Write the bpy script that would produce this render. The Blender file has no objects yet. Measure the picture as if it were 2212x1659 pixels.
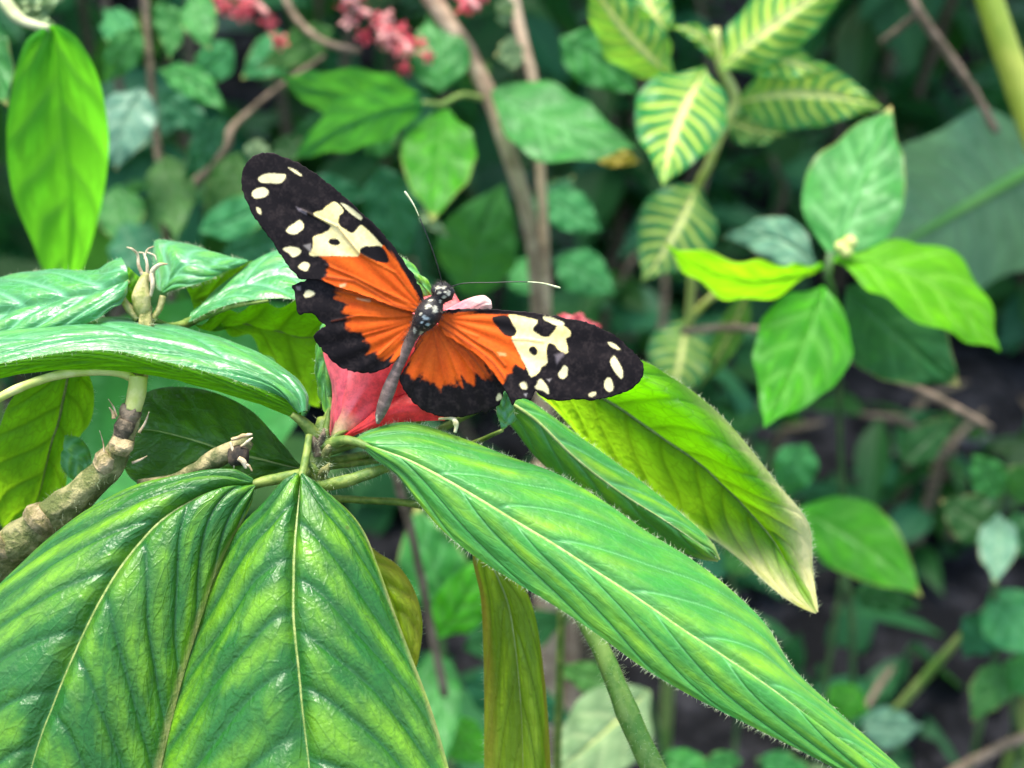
import bpy, math, random
import numpy as np
from mathutils import Vector, Matrix, Euler
from mathutils.geometry import delaunay_2d_cdt

random.seed(7)
rng = np.random.default_rng(7)
scene = bpy.context.scene
col = scene.collection

# ------------------------------------------------------------------ camera
PITCH = math.radians(32.0)
CAM = np.array([0.0, 0.0, 0.58])
TANH = math.tan(math.radians(20.0))
FWD = np.array([0.0, math.cos(PITCH), -math.sin(PITCH)])
RGT = np.array([1.0, 0.0, 0.0])
UPV = np.array([0.0, math.sin(PITCH), math.cos(PITCH)])
FOCUS = 0.2135
cam = bpy.data.cameras.new('camera')
cam.sensor_width = 36.0
cam.lens = 18.0 / TANH
cam.clip_start = 0.01
cam.clip_end = 400.0
cam.dof.use_dof = True
cam.dof.focus_distance = FOCUS
cam.dof.aperture_fstop = 17.5
cam.dof.aperture_blades = 0
camo = bpy.data.objects.new('camera', cam)
camo.location = CAM
camo.rotation_euler = (math.radians(90) - PITCH, 0, 0)
col.objects.link(camo)
scene.camera = camo

# ------------------------------------------------------------------ light
SUN_EL, SUN_AZ = math.radians(77), math.radians(-40)     # azimuth from +Y, negative towards -X
world = bpy.data.worlds.new('World')
scene.world = world
world.use_nodes = True
wn = world.node_tree
for n in list(wn.nodes): wn.nodes.remove(n)
sky = wn.nodes.new('ShaderNodeTexSky')
sky.sky_type = 'NISHITA'
sky.sun_disc = False
sky.sun_elevation = SUN_EL
sky.sun_rotation = SUN_AZ
sky.dust_density = 2.5
sky.ozone_density = 0.6
bg = wn.nodes.new('ShaderNodeBackground')
bg.inputs['Strength'].default_value = 0.08
wo = wn.nodes.new('ShaderNodeOutputWorld')
wn.links.new(sky.outputs[0], bg.inputs[0])
wn.links.new(bg.outputs[0], wo.inputs[0])
sl = bpy.data.lights.new('sun', 'SUN')
sl.energy = 1.5
sl.angle = math.radians(28)
sl.color = (1.0, 0.96, 0.88)
so = bpy.data.objects.new('sun', sl)
sdir = Vector((math.sin(SUN_AZ) * math.cos(SUN_EL), math.cos(SUN_AZ) * math.cos(SUN_EL), math.sin(SUN_EL)))
so.rotation_euler = (-sdir).to_track_quat('-Z', 'Y').to_euler()
so.location = (0, 0, 5)
col.objects.link(so)
vs = scene.view_settings
vs.view_transform = 'Standard'
vs.look = 'None'
vs.exposure = 2.7
vs.gamma = 1.0
vs.use_curve_mapping = False
scene.cycles.max_bounces = 4
scene.cycles.caustics_reflective = False
scene.cycles.caustics_refractive = False
scene.cycles.diffuse_bounces = 2
scene.cycles.glossy_bounces = 2
scene.cycles.transmission_bounces = 4
scene.cycles.transparent_max_bounces = 8

# ------------------------------------------------------------------ helpers
K = 2500.0 / 2212.0


def P(X, Y, d):
    """point seen at (X, Y) of a 2212 x 1659 frame, d metres in front of the lens plane"""
    x = (np.asarray(X, float) - 1106.0) / 1106.0 * TANH
    y = -(np.asarray(Y, float) - 829.5) / 1106.0 * TANH
    d = np.asarray(d, float)
    return CAM + d[..., None] * (FWD + x[..., None] * RGT + y[..., None] * UPV)


def PP(pts):
    a = np.array(pts, float)
    return P(a[:, 0], a[:, 1], a[:, 2])


def PXM(d):
    return 2 * TANH * d / 2212.0          # metres per frame unit at depth d


def hermite(P_, n, t=None):
    """smooth curve through points: (m,...) -> (n,...), uniform in chord length"""
    P_ = np.asarray(P_, float)
    m = len(P_)
    if t is None:
        seg = np.linalg.norm(np.diff(P_, axis=0), axis=-1)
        t = np.concatenate([[0], np.cumsum(np.maximum(seg, 1e-9))])
        t = t / t[-1]
    T = np.empty_like(P_)
    sh = (1,) * (P_.ndim - 1)
    for i in range(m):
        a, b = max(i - 1, 0), min(i + 1, m - 1)
        T[i] = (P_[b] - P_[a]) / (t[b] - t[a])
    s = np.linspace(0, 1, n) if np.isscalar(n) else np.asarray(n, float)
    k = np.clip(np.searchsorted(t, s, 'right') - 1, 0, m - 2)
    h = (t[k + 1] - t[k])
    x = ((s - t[k]) / h).reshape((-1,) + sh)
    h = h.reshape((-1,) + sh)
    return ((2 * x ** 3 - 3 * x ** 2 + 1) * P_[k] + (x ** 3 - 2 * x ** 2 + x) * h * T[k]
            + (-2 * x ** 3 + 3 * x ** 2) * P_[k + 1] + (x ** 3 - x ** 2) * h * T[k + 1])


def mesh_np(name, verts, faces, attrs=None, smooth=True):
    me = bpy.data.meshes.new(name)
    me.from_pydata(np.asarray(verts).tolist(), [], faces if isinstance(faces, list) else faces.tolist())
    if smooth:
        me.polygons.foreach_set('use_smooth', np.ones(len(me.polygons), bool))
    for k, a in (attrs or {}).items():
        a = np.asarray(a, np.float32)
        if a.ndim == 1:
            at = me.attributes.new(k, 'FLOAT', 'POINT'); at.data.foreach_set('value', a)
        elif a.shape[1] == 3:
            at = me.attributes.new(k, 'FLOAT_VECTOR', 'POINT'); at.data.foreach_set('vector', a.ravel())
        else:
            at = me.attributes.new(k, 'FLOAT_COLOR', 'POINT'); at.data.foreach_set('color', a.ravel())
    me.update()
    return me


def link(name, me, mat, parent=None):
    o = bpy.data.objects.new(name, me)
    col.objects.link(o)
    if mat is not None and len(me.materials) == 0:
        me.materials.append(mat)
    if parent is not None:
        o.parent = parent
        if parent.parent is None:
            o.location = -Vector(parent.location)
    return o


def thing(name, label, cat, loc, group=None):
    o = bpy.data.objects.new(name, None)
    o.empty_display_size = 0.02
    col.objects.link(o)
    o.location = Vector([float(c) for c in loc])
    o['label'] = label
    o['category'] = cat
    if group: o['group'] = group
    return o


def grid_faces(nu, nv, wrap=False):
    f = []
    i = np.arange(nu - 1)[:, None]
    j = np.arange(nv if wrap else nv - 1)[None, :]
    j2 = (j + 1) % nv
    a = i * nv + j; b = i * nv + j2; c = (i + 1) * nv + j2; d = (i + 1) * nv + j
    return np.stack([a, b, c, d], -1).reshape(-1, 4)


def vnoise(x, y, seed=0):
    """smooth 2-D value noise, 0..1"""
    x = np.asarray(x, float); y = np.asarray(y, float)
    xi = np.floor(x).astype(int); yi = np.floor(y).astype(int)
    fx = x - xi; fy = y - yi
    fx = fx * fx * (3 - 2 * fx); fy = fy * fy * (3 - 2 * fy)

    def h(a, b):
        v = np.sin(a * 127.1 + b * 311.7 + seed * 74.7) * 43758.5453
        return v - np.floor(v)
    return (h(xi, yi) * (1 - fx) + h(xi + 1, yi) * fx) * (1 - fy) + (h(xi, yi + 1) * (1 - fx) + h(xi + 1, yi + 1) * fx) * fy


def tube_geo(pts, rad, n=None, ns=10, rough=0.0, seed=0, cap=True):
    pts = np.asarray(pts, float); rad = np.asarray(rad, float)
    if n is None: n = max(8, len(pts) * 5)
    seg = np.linalg.norm(np.diff(pts, axis=0), axis=-1)
    t = np.concatenate([[0], np.cumsum(np.maximum(seg, 1e-9))]); t /= t[-1]
    C = hermite(pts, n)
    s = np.linspace(0, 1, n)
    R = np.interp(s, t, rad)
    T = np.gradient(C, axis=0)
    T /= np.linalg.norm(T, axis=1)[:, None] + 1e-12
    N = np.zeros_like(C)
    v = np.cross(T[0], [0.31, 0.77, 0.55]); N[0] = v / np.linalg.norm(v)
    for i in range(1, n):
        v = N[i - 1] - T[i] * np.dot(N[i - 1], T[i]); N[i] = v / np.linalg.norm(v)
    B = np.cross(T, N)
    a = np.linspace(0, 2 * math.pi, ns, endpoint=False)
    rr = R[:, None] * np.ones(ns)[None]
    if rough:
        L = t[-1] if False else np.sum(seg)
        q = vnoise(s[:, None] * L / (np.mean(rad) * 1.5) + 0 * a[None], np.cos(a)[None] * 1.6 + 5 + 0 * s[:, None], seed) - .5
        q2 = vnoise(s[:, None] * L / (np.mean(rad) * 4) + 0 * a[None], np.sin(a)[None] * 1.2 + 9 + 0 * s[:, None], seed + 3) - .5
        rr = rr * (1 + rough * (q + q2))
    V = C[:, None] + rr[..., None] * (np.cos(a)[None, :, None] * N[:, None] + np.sin(a)[None, :, None] * B[:, None])
    F = grid_faces(n, ns, True).tolist()
    V = V.reshape(-1, 3)
    U = np.repeat(s, ns)
    if cap:
        V = np.vstack([V, C[0], C[-1]])
        U = np.concatenate([U, [0, 1]])
        k = n * ns
        for j in range(ns):
            F.append([k, (j + 1) % ns, j])
            F.append([k + 1, (n - 1) * ns + j, (n - 1) * ns + (j + 1) % ns])
    return V, F, U, (C, T, R)


def tube(name, pts, rad, mat, parent, **kw):
    V, F, U, fr = tube_geo(pts, rad, **kw)
    o = link(name, mesh_np(name, V, F, {'u': U}), mat, parent)
    return o, fr


def hair_mesh(roots, dirs, length, radius):
    """thin tapered three-sided hairs"""
    roots = np.asarray(roots); dirs = np.asarray(dirs)
    n = len(roots)
    dirs = dirs / (np.linalg.norm(dirs, axis=1)[:, None] + 1e-12)
    length = np.broadcast_to(length, n)
    a = np.cross(dirs, rng.normal(size=(n, 3))); a /= np.linalg.norm(a, axis=1)[:, None] + 1e-12
    b = np.cross(dirs, a)
    V = np.empty((n, 4, 3))
    for k in range(3):
        an = 2 * math.pi * k / 3
        V[:, k] = roots + radius * (math.cos(an) * a + math.sin(an) * b)
    V[:, 3] = roots + dirs * length[:, None]
    base = np.arange(n)[:, None, None] * 4
    F = np.array([[0, 1, 3], [1, 2, 3], [2, 0, 3]])[None] + base
    return V.reshape(-1, 3), F.reshape(-1, 3)


def hairs_on_tube(fr, n, length, radius, name, mat, parent):
    C, T, R = fr
    k = rng.integers(0, len(C), n)
    d = rng.normal(size=(n, 3)); d -= T[k] * np.sum(d * T[k], 1)[:, None]
    d /= np.linalg.norm(d, axis=1)[:, None]
    k2 = np.clip(k + 1, 0, len(C) - 1); f = rng.random(n)[:, None]
    c = C[k] * (1 - f) + C[k2] * f
    V, F = hair_mesh(c + d * R[k][:, None] * .95, d + .35 * rng.normal(size=(n, 3)), length * (0.5 + rng.random(n)), radius)
    o = link(name, mesh_np(name, V, F, smooth=False), mat, parent)
    o['kind'] = 'stuff'
    return o


# ------------------------------------------------------------------ materials
def new_mat(name):
    m = bpy.data.materials.new(name)
    m.use_nodes = True
    nt = m.node_tree
    for n in list(nt.nodes): nt.nodes.remove(n)
    out = nt.nodes.new('ShaderNodeOutputMaterial')
    return m, nt, out


def N(nt, t, **kw):
    n = nt.nodes.new(t)
    for k, v in kw.items():
        if k.startswith('i_'):
            key = k[2:]
            key = int(key) if key.isdigit() else key.replace('_', ' ')
            n.inputs[key].default_value = v
        else:
            setattr(n, k, v)
    return n


def c4(c): return (c[0], c[1], c[2], 1.0)


def mixc(nt, fac, a, b, blend='MIX'):
    n = nt.nodes.new('ShaderNodeMix'); n.data_type = 'RGBA'; n.blend_type = blend
    for sock, v in ((n.inputs['Factor'], fac), (n.inputs['A'], a), (n.inputs['B'], b)):
        if hasattr(v, 'is_linked') or hasattr(v, 'links'): nt.links.new(v, sock)
        else: sock.default_value = c4(v) if isinstance(v, (tuple, list)) else v
    return n.outputs['Result']


def ramp(nt, x, a, b, lo=0.0, hi=1.0):
    n = nt.nodes.new('ShaderNodeMapRange'); n.interpolation_type = 'SMOOTHSTEP'
    nt.links.new(x, n.inputs[0])
    n.inputs[1].default_value = a; n.inputs[2].default_value = b
    n.inputs[3].default_value = lo; n.inputs[4].default_value = hi
    return n.outputs[0]


def mathn(nt, op, a, b):
    n = nt.nodes.new('ShaderNodeMath'); n.operation = op
    for i, v in enumerate((a, b)):
        if hasattr(v, 'links'): nt.links.new(v, n.inputs[i])
        else: n.inputs[i].default_value = v
    return n.outputs[0]


def attr(nt, name, vec=False):
    n = nt.nodes.new('ShaderNodeAttribute'); n.attribute_name = name
    return n.outputs['Vector'] if vec else n.outputs['Fac']


def leaf_mat(name, dark, light, vein, tr=0.35, trc=(0.30, 0.55, 0.02), rough=0.38, bump=0.5, cell=520.0, yell=(0.75, 0.62, 0.22),
             blot=(0.42, 0.62), spec=0.5, rnd=0.0, sheen=0.0, spots=0.0, cellbump=1.0, bdist=.0005, netw=.35):
    m, nt, out = new_mat(name)
    L = nt.links.new
    tc = N(nt, 'ShaderNodeTexCoord')
    vuv = attr(nt, 'vuv', True)
    nz = N(nt, 'ShaderNodeTexNoise', i_Scale=1.0, i_Detail=3.0, i_Roughness=0.55); L(vuv, nz.inputs['Vector'])
    b1 = ramp(nt, nz.outputs['Fac'], *blot)
    bl = mathn(nt, 'MULTIPLY', b1, attr(nt, 'mid'))
    c = mixc(nt, bl, dark, light)
    nf = N(nt, 'ShaderNodeTexNoise', i_Scale=260.0, i_Detail=3.0, i_Roughness=0.65); L(tc.outputs['Object'], nf.inputs['Vector'])
    c = mixc(nt, ramp(nt, nf.outputs['Fac'], .35, .7, 0.0, .45), c, tuple(x * .55 for x in dark))
    c = mixc(nt, mathn(nt, 'MULTIPLY', attr(nt, 'vein'), 0.85), c, vein)
    net = None
    if bump > .2:
        vs_ = N(nt, 'ShaderNodeVectorMath', operation='MULTIPLY'); L(vuv, vs_.inputs[0]); vs_.inputs[1].default_value = (3.2, 3.6, 1)
        ed = N(nt, 'ShaderNodeTexVoronoi', feature='DISTANCE_TO_EDGE', i_Scale=1.0); L(vs_.outputs[0], ed.inputs['Vector'])
        net = ramp(nt, ed.outputs['Distance'], .0, .10, 1, 0)
        c = mixc(nt, mathn(nt, 'MULTIPLY', net, netw), c, vein)
    y = mathn(nt, 'ADD', attr(nt, 'yell'), mathn(nt, 'MULTIPLY', mathn(nt, 'SUBTRACT', nf.outputs['Fac'], .5), mathn(nt, 'MULTIPLY', attr(nt, 'yell'), 1.2)))
    c = mixc(nt, y, c, yell)
    if rnd:
        oi = N(nt, 'ShaderNodeObjectInfo')
        hs = N(nt, 'ShaderNodeHueSaturation')
        L(ramp(nt, oi.outputs['Random'], 0, 1, .47, .53), hs.inputs['Hue'])
        L(ramp(nt, oi.outputs['Random'], 0, 1, 1 - rnd, 1 + rnd), hs.inputs['Value'])
        L(c, hs.inputs['Color']); c = hs.outputs[0]
    if spots:
        sp = N(nt, 'ShaderNodeTexVoronoi', i_Scale=70.0); L(tc.outputs['Object'], sp.inputs['Vector'])
        c = mixc(nt, ramp(nt, sp.outputs['Distance'], .02, .04, spots, 0), c, (0.05, 0.05, 0.01))
    bp = None
    if bump > .2:
        vo = N(nt, 'ShaderNodeTexVoronoi', i_Scale=cell); L(tc.outputs['Object'], vo.inputs['Vector'])
        nb = N(nt, 'ShaderNodeTexNoise', i_Scale=cell * 2.2, i_Detail=2.0); L(tc.outputs['Object'], nb.inputs['Vector'])
        h = mathn(nt, 'ADD', mathn(nt, 'MULTIPLY', vo.outputs['Distance'], -cellbump), mathn(nt, 'MULTIPLY', nb.outputs['Fac'], 1.0))
        h = mathn(nt, 'SUBTRACT', h, mathn(nt, 'MULTIPLY', net, .38))
        bp = N(nt, 'ShaderNodeBump', i_Strength=bump, i_Distance=bdist); L(h, bp.inputs['Height'])
    pr = N(nt, 'ShaderNodeBsdfPrincipled', i_Roughness=rough)
    pr.inputs['Specular IOR Level'].default_value = spec
    if sheen:
        pr.inputs['Sheen Weight'].default_value = sheen
        pr.inputs['Sheen Roughness'].default_value = .4
        pr.inputs['Sheen Tint'].default_value = (0.75, 1.0, 0.9, 1)
    L(ramp(nt, nf.outputs['Fac'], .3, .7, rough * .75, rough * 1.35), pr.inputs['Roughness'])
    L(c, pr.inputs['Base Color'])
    ts = N(nt, 'ShaderNodeBsdfTranslucent')
    if bp: L(bp.outputs[0], pr.inputs['Normal']); L(bp.outputs[0], ts.inputs['Normal'])
    tcx = mixc(nt, mathn(nt, 'MULTIPLY', mathn(nt, 'MAXIMUM', attr(nt, 'vein'), mathn(nt, 'MULTIPLY', net, .5) if net else 0.0), .55), mixc(nt, bl, tuple(x * .68 for x in trc), trc), tuple(x * .3 for x in trc))
    tcx = mixc(nt, y, tcx, yell)
    L(tcx, ts.inputs['Color'])
    mx = N(nt, 'ShaderNodeMixShader'); mx.inputs[0].default_value = tr
    L(pr.outputs[0], mx.inputs[1]); L(ts.outputs[0], mx.inputs[2]); L(mx.outputs[0], out.inputs[0])
    return m


def plain_mat(name, a, b, scale=200.0, rough=0.6, bump=0.4, bdist=0.0005, spec=0.4, tr=0.0, stretch=(1, 1, 1), lo=.4, hi=.62):
    m, nt, out = new_mat(name)
    L = nt.links.new
    tc = N(nt, 'ShaderNodeTexCoord')
    mp = N(nt, 'ShaderNodeMapping'); mp.inputs['Scale'].default_value = stretch
    L(tc.outputs['Object'], mp.inputs['Vector'])
    nz = N(nt, 'ShaderNodeTexNoise', i_Scale=scale, i_Detail=6.0, i_Roughness=0.65); L(mp.outputs[0], nz.inputs['Vector'])
    c = mixc(nt, ramp(nt, nz.outputs['Fac'], lo, hi), a, b)
    bp = N(nt, 'ShaderNodeBump', i_Strength=bump, i_Distance=bdist); L(nz.outputs['Fac'], bp.inputs['Height'])
    pr = N(nt, 'ShaderNodeBsdfPrincipled', i_Roughness=rough)
    pr.inputs['Specular IOR Level'].default_value = spec
    L(c, pr.inputs['Base Color']); L(bp.outputs[0], pr.inputs['Normal'])
    if tr:
        ts = N(nt, 'ShaderNodeBsdfTranslucent'); L(c, ts.inputs['Color'])
        mx = N(nt, 'ShaderNodeMixShader'); mx.inputs[0].default_value = tr
        L(pr.outputs[0], mx.inputs[1]); L(ts.outputs[0], mx.inputs[2]); L(mx.outputs[0], out.inputs[0])
    else:
        L(pr.outputs[0], out.inputs[0])
    return m


M = {}
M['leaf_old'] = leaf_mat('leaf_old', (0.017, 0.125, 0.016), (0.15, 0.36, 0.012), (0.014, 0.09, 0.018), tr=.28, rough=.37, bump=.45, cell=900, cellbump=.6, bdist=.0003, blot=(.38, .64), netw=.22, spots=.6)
M['leaf_mid'] = leaf_mat('leaf_mid', (0.045, 0.28, 0.04), (0.28, 0.55, 0.012), (0.17, 0.48, 0.16), tr=.36, rough=.40, bump=.3, cell=800, bdist=.00025, sheen=.2, blot=(.33, .78), netw=.12, spots=.6)
M['leaf_sheen'] = leaf_mat('leaf_sheen', (0.04, 0.25, 0.06), (0.12, 0.43, 0.04), (0.16, 0.46, 0.22), tr=.3, rough=.34, bump=.3, cell=600, bdist=.0003, sheen=.38, spec=.7, blot=(.38, .72))  # cool sky sheen partly put into the greens and pale veins
M['leaf_backlit'] = leaf_mat('leaf_backlit', (0.05, 0.24, 0.006), (0.20, 0.46, 0.008), (0.03, 0.16, 0.004), tr=.74, trc=(0.52, 0.98, 0.02), rough=.5, bump=.5, cell=600, bdist=.0003, yell=(0.98, 0.93, 0.46), blot=(.3, .7))  # backlit copy: yellower tint and raised translucency put the glow in
M['leaf_olive'] = leaf_mat('leaf_olive', (0.18, 0.32, 0.012), (0.42, 0.58, 0.025), (0.15, 0.24, 0.012), tr=.55, trc=(0.68, 0.92, 0.04), rough=.5, bump=.5, cell=600, bdist=.0003, yell=(0.58, 0.34, 0.05))
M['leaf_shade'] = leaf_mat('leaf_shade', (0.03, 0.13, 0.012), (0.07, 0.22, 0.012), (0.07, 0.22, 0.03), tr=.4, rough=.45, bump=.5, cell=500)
M['midrib'] = plain_mat('midrib', (0.30, 0.42, 0.10), (0.42, 0.50, 0.18), 900, .5, .3, tr=.25)
M['midrib_dark'] = plain_mat('midrib_dark', (0.13, 0.20, 0.04), (0.26, 0.31, 0.09), 900, .45, .3)
M['petiole'] = plain_mat('petiole', (0.10, 0.18, 0.025), (0.24, 0.31, 0.06), 420, .55, .5, stretch=(1, 1, 1), tr=.15)
M['petiole_pale'] = plain_mat('petiole_pale', (0.48, 0.55, 0.12), (0.62, 0.64, 0.22), 300, .5, .3, tr=.15)
M['hair'] = plain_mat('hair', (0.50, 0.60, 0.34), (0.66, 0.72, 0.48), 300, .5, 0, tr=.4)
M['bark'] = plain_mat('bark', (0.11, 0.13, 0.03), (0.36, 0.32, 0.13), 340, .8, 1.0, .0016)
M['bark_dark'] = plain_mat('bark_dark', (0.05, 0.04, 0.022), (0.24, 0.18, 0.11), 380, .8, .9, .0008)
M['bark_node'] = plain_mat('bark_node', (0.17, 0.15, 0.05), (0.48, 0.36, 0.19), 460, .85, 1.0, .0014)
M['dry'] = plain_mat('dry', (0.40, 0.29, 0.14), (0.72, 0.60, 0.40), 400, .8, .6, tr=.2)
M['capsule'] = plain_mat('capsule', (0.27, 0.29, 0.07), (0.52, 0.47, 0.20), 420, .6, .7, .0006, tr=.15)
M['hole_shade'] = plain_mat('hole_shade', (0.012, 0.009, 0.006), (0.05, 0.035, 0.02), 500, .9, .5)  # near-black colour stands in for the shade inside the hollow stub
M['soil'] = plain_mat('soil', (0.008, 0.008, 0.009), (0.055, 0.053, 0.058), 38, .95, 1.0, .012, spec=.15, lo=.42, hi=.72)
M['stone'] = plain_mat('stone', (0.10, 0.095, 0.10), (0.26, 0.25, 0.26), 60, .85, .6, .004)
M['twig'] = plain_mat('twig', (0.13, 0.095, 0.055), (0.28, 0.20, 0.13), 120, .8, .7, .001)
M['tan_stem'] = plain_mat('tan_stem', (0.30, 0.20, 0.12), (0.52, 0.38, 0.24), 90, .75, .6, .001)
M['cane'] = plain_mat('cane', (0.26, 0.36, 0.03), (0.48, 0.52, 0.07), 30, .4, .2, .001)
M['stem_green'] = plain_mat('stem_green', (0.12, 0.24, 0.04), (0.26, 0.34, 0.09), 60, .5, .3, tr=.1)
M['red_bg'] = plain_mat('red_bg', (0.80, 0.09, 0.13), (0.95, 0.28, 0.28), 160, .55, .2, tr=.4)
M['pink_bg'] = plain_mat('pink_bg', (0.60, 0.20, 0.19), (0.78, 0.42, 0.36), 160, .6, .2, tr=.3)
M['black'] = plain_mat('black', (0.008, 0.007, 0.007), (0.03, 0.027, 0.026), 2500, .45, .3, .00005)
M['body_fuzz'] = plain_mat('body_fuzz', (0.02, 0.015, 0.012), (0.16, 0.13, 0.10), 2500, .7, .1, .00005)
M['club'] = plain_mat('club', (0.40, 0.45, 0.22), (0.58, 0.60, 0.36), 900, .5, .1)
M['cream'] = plain_mat('cream', (0.48, 0.42, 0.18), (0.66, 0.60, 0.34), 900, .6, .2)
M['stem_pale'] = plain_mat('stem_pale', (0.26, 0.30, 0.14), (0.42, 0.44, 0.24), 60, .6, .3)
M['stem_dark'] = plain_mat('stem_dark', (0.045, 0.10, 0.03), (0.10, 0.17, 0.05), 60, .6, .3)
M['bark_olive'] = plain_mat('bark_olive', (0.09, 0.10, 0.03), (0.34, 0.28, 0.13), 330, .8, .9, .0010)
M['stalk_green'] = plain_mat('stalk_green', (0.10, 0.26, 0.035), (0.24, 0.38, 0.08), 200, .5, .4, tr=.15)
M['rib_green'] = plain_mat('rib_green', (0.22, 0.55, 0.10), (0.30, 0.62, 0.14), 40, .5, .1)
# plants of the background
M['bg_bright'] = leaf_mat('bg_bright', (0.05, 0.30, 0.02), (0.10, 0.46, 0.02), (0.14, 0.48, 0.06), tr=.6, trc=(0.26, 0.95, 0.03), rough=.5, spec=.3, bump=.1, cell=150)
M['bg_lime'] = leaf_mat('bg_lime', (0.12, 0.46, 0.008), (0.18, 0.58, 0.01), (0.24, 0.64, 0.05), tr=.6, trc=(0.42, 1.0, 0.010), rough=.5, spec=.3, bump=.1, cell=150)
M['bg_green'] = leaf_mat('bg_green', (0.032, 0.20, 0.035), (0.06, 0.29, 0.05), (0.14, 0.42, 0.12), tr=.34, trc=(0.15, 0.62, 0.05), rough=.52, spec=.3, bump=.15, cell=150)
M['bg_mid'] = leaf_mat('bg_mid', (0.034, 0.19, 0.036), (0.06, 0.27, 0.05), (0.10, 0.33, 0.09), tr=.34, trc=(0.16, 0.58, 0.05), rough=.55, spec=.25, bump=.15, cell=150, rnd=.3, blot=(.3, .8))
M['bg_shaded'] = leaf_mat('bg_shaded', (0.017, 0.105, 0.028), (0.028, 0.15, 0.038), (0.045, 0.18, 0.05), tr=.3, trc=(0.09, 0.36, 0.04), rough=.5, spec=.3, bump=.15, cell=150, rnd=.4, blot=(.3, .8))  # background shade put into the leaf colour as darker greens
M['bg_grey'] = leaf_mat('bg_grey', (0.11, 0.27, 0.16), (0.18, 0.36, 0.23), (0.28, 0.46, 0.28), tr=.3, trc=(0.25, 0.55, 0.25), rough=.45, spec=.4, bump=.1, cell=150)
M['bg_pale'] = leaf_mat('bg_pale', (0.16, 0.27, 0.11), (0.25, 0.36, 0.16), (0.38, 0.48, 0.22), tr=.3, trc=(0.3, 0.5, 0.15), rough=.52, spec=.3, bump=.1, cell=150)
M['zebra'] = leaf_mat('zebra', (0.016, 0.21, 0.05), (0.022, 0.26, 0.05), (0.70, 0.86, 0.10), tr=.42, trc=(0.42, 0.90, 0.06), rough=.42, spec=.35, bump=.1, cell=150, yell=(0.95, 0.93, 0.36))
M['zebra_shaded'] = leaf_mat('zebra_shaded', (0.014, 0.13, 0.035), (0.02, 0.17, 0.04), (0.44, 0.56, 0.10), tr=.3, trc=(0.2, 0.5, 0.05), rough=.5, spec=.3, bump=.1, cell=150, yell=(0.66, 0.68, 0.26))  # dimmed copy of zebra, shade on the rear leaves put into its colour


def wing_mat():
    m, nt, out = new_mat('wing_scales')
    L = nt.links.new
    tc = N(nt, 'ShaderNodeTexCoord')
    a = N(nt, 'ShaderNodeAttribute'); a.attribute_name = 'Col'
    nz = N(nt, 'ShaderNodeTexNoise', i_Scale=2600.0, i_Detail=4.0, i_Roughness=.7); L(tc.outputs['Object'], nz.inputs['Vector'])
    c = mixc(nt, ramp(nt, nz.outputs['Fac'], .3, .75, 0, .15), a.outputs['Color'], (0.02, 0.012, 0.01))
    bp = N(nt, 'ShaderNodeBump', i_Strength=.35, i_Distance=.00005); L(nz.outputs['Fac'], bp.inputs['Height'])
    pr = N(nt, 'ShaderNodeBsdfPrincipled', i_Roughness=.55)
    pr.inputs['Specular IOR Level'].default_value = .14
    L(c, pr.inputs['Base Color']); L(bp.outputs[0], pr.inputs['Normal'])
    ts = N(nt, 'ShaderNodeBsdfTranslucent'); L(c, ts.inputs['Color'])
    mx = N(nt, 'ShaderNodeMixShader'); mx.inputs[0].default_value = .12
    L(pr.outputs[0], mx.inputs[1]); L(ts.outputs[0], mx.inputs[2]); L(mx.outputs[0], out.inputs[0])
    return m


def attr_mat(name, rough=.6, scale=1500.0, bump=.4, bdist=.0001, tr=0.0, sheen=0.0, spec=.4):
    m, nt, out = new_mat(name)
    L = nt.links.new
    tc = N(nt, 'ShaderNodeTexCoord')
    a = N(nt, 'ShaderNodeAttribute'); a.attribute_name = 'Col'
    nz = N(nt, 'ShaderNodeTexNoise', i_Scale=scale, i_Detail=5.0, i_Roughness=.7); L(tc.outputs['Object'], nz.inputs['Vector'])
    hs = N(nt, 'ShaderNodeHueSaturation'); L(a.outputs['Color'], hs.inputs['Color'])
    L(ramp(nt, nz.outputs['Fac'], .25, .75, .7, 1.25), hs.inputs['Value'])
    bp = N(nt, 'ShaderNodeBump', i_Strength=bump, i_Distance=bdist); L(nz.outputs['Fac'], bp.inputs['Height'])
    pr = N(nt, 'ShaderNodeBsdfPrincipled', i_Roughness=rough)
    pr.inputs['Sheen Weight'].default_value = sheen
    pr.inputs['Specular IOR Level'].default_value = spec
    L(hs.outputs[0], pr.inputs['Base Color']); L(bp.outputs[0], pr.inputs['Normal'])
    ts = N(nt, 'ShaderNodeBsdfTranslucent'); L(hs.outputs[0], ts.inputs['Color'])
    mx = N(nt, 'ShaderNodeMixShader'); mx.inputs[0].default_value = tr
    L(pr.outputs[0], mx.inputs[1]); L(ts.outputs[0], mx.inputs[2]); L(mx.outputs[0], out.inputs[0])
    return m


M['wing'] = wing_mat()
M['body'] = attr_mat('butterfly_body', rough=.6, scale=3000, bump=.6)
M['petal'] = attr_mat('petal_red', rough=.45, scale=700, bump=.4, bdist=.0002, tr=.35, sheen=.2)


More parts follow.
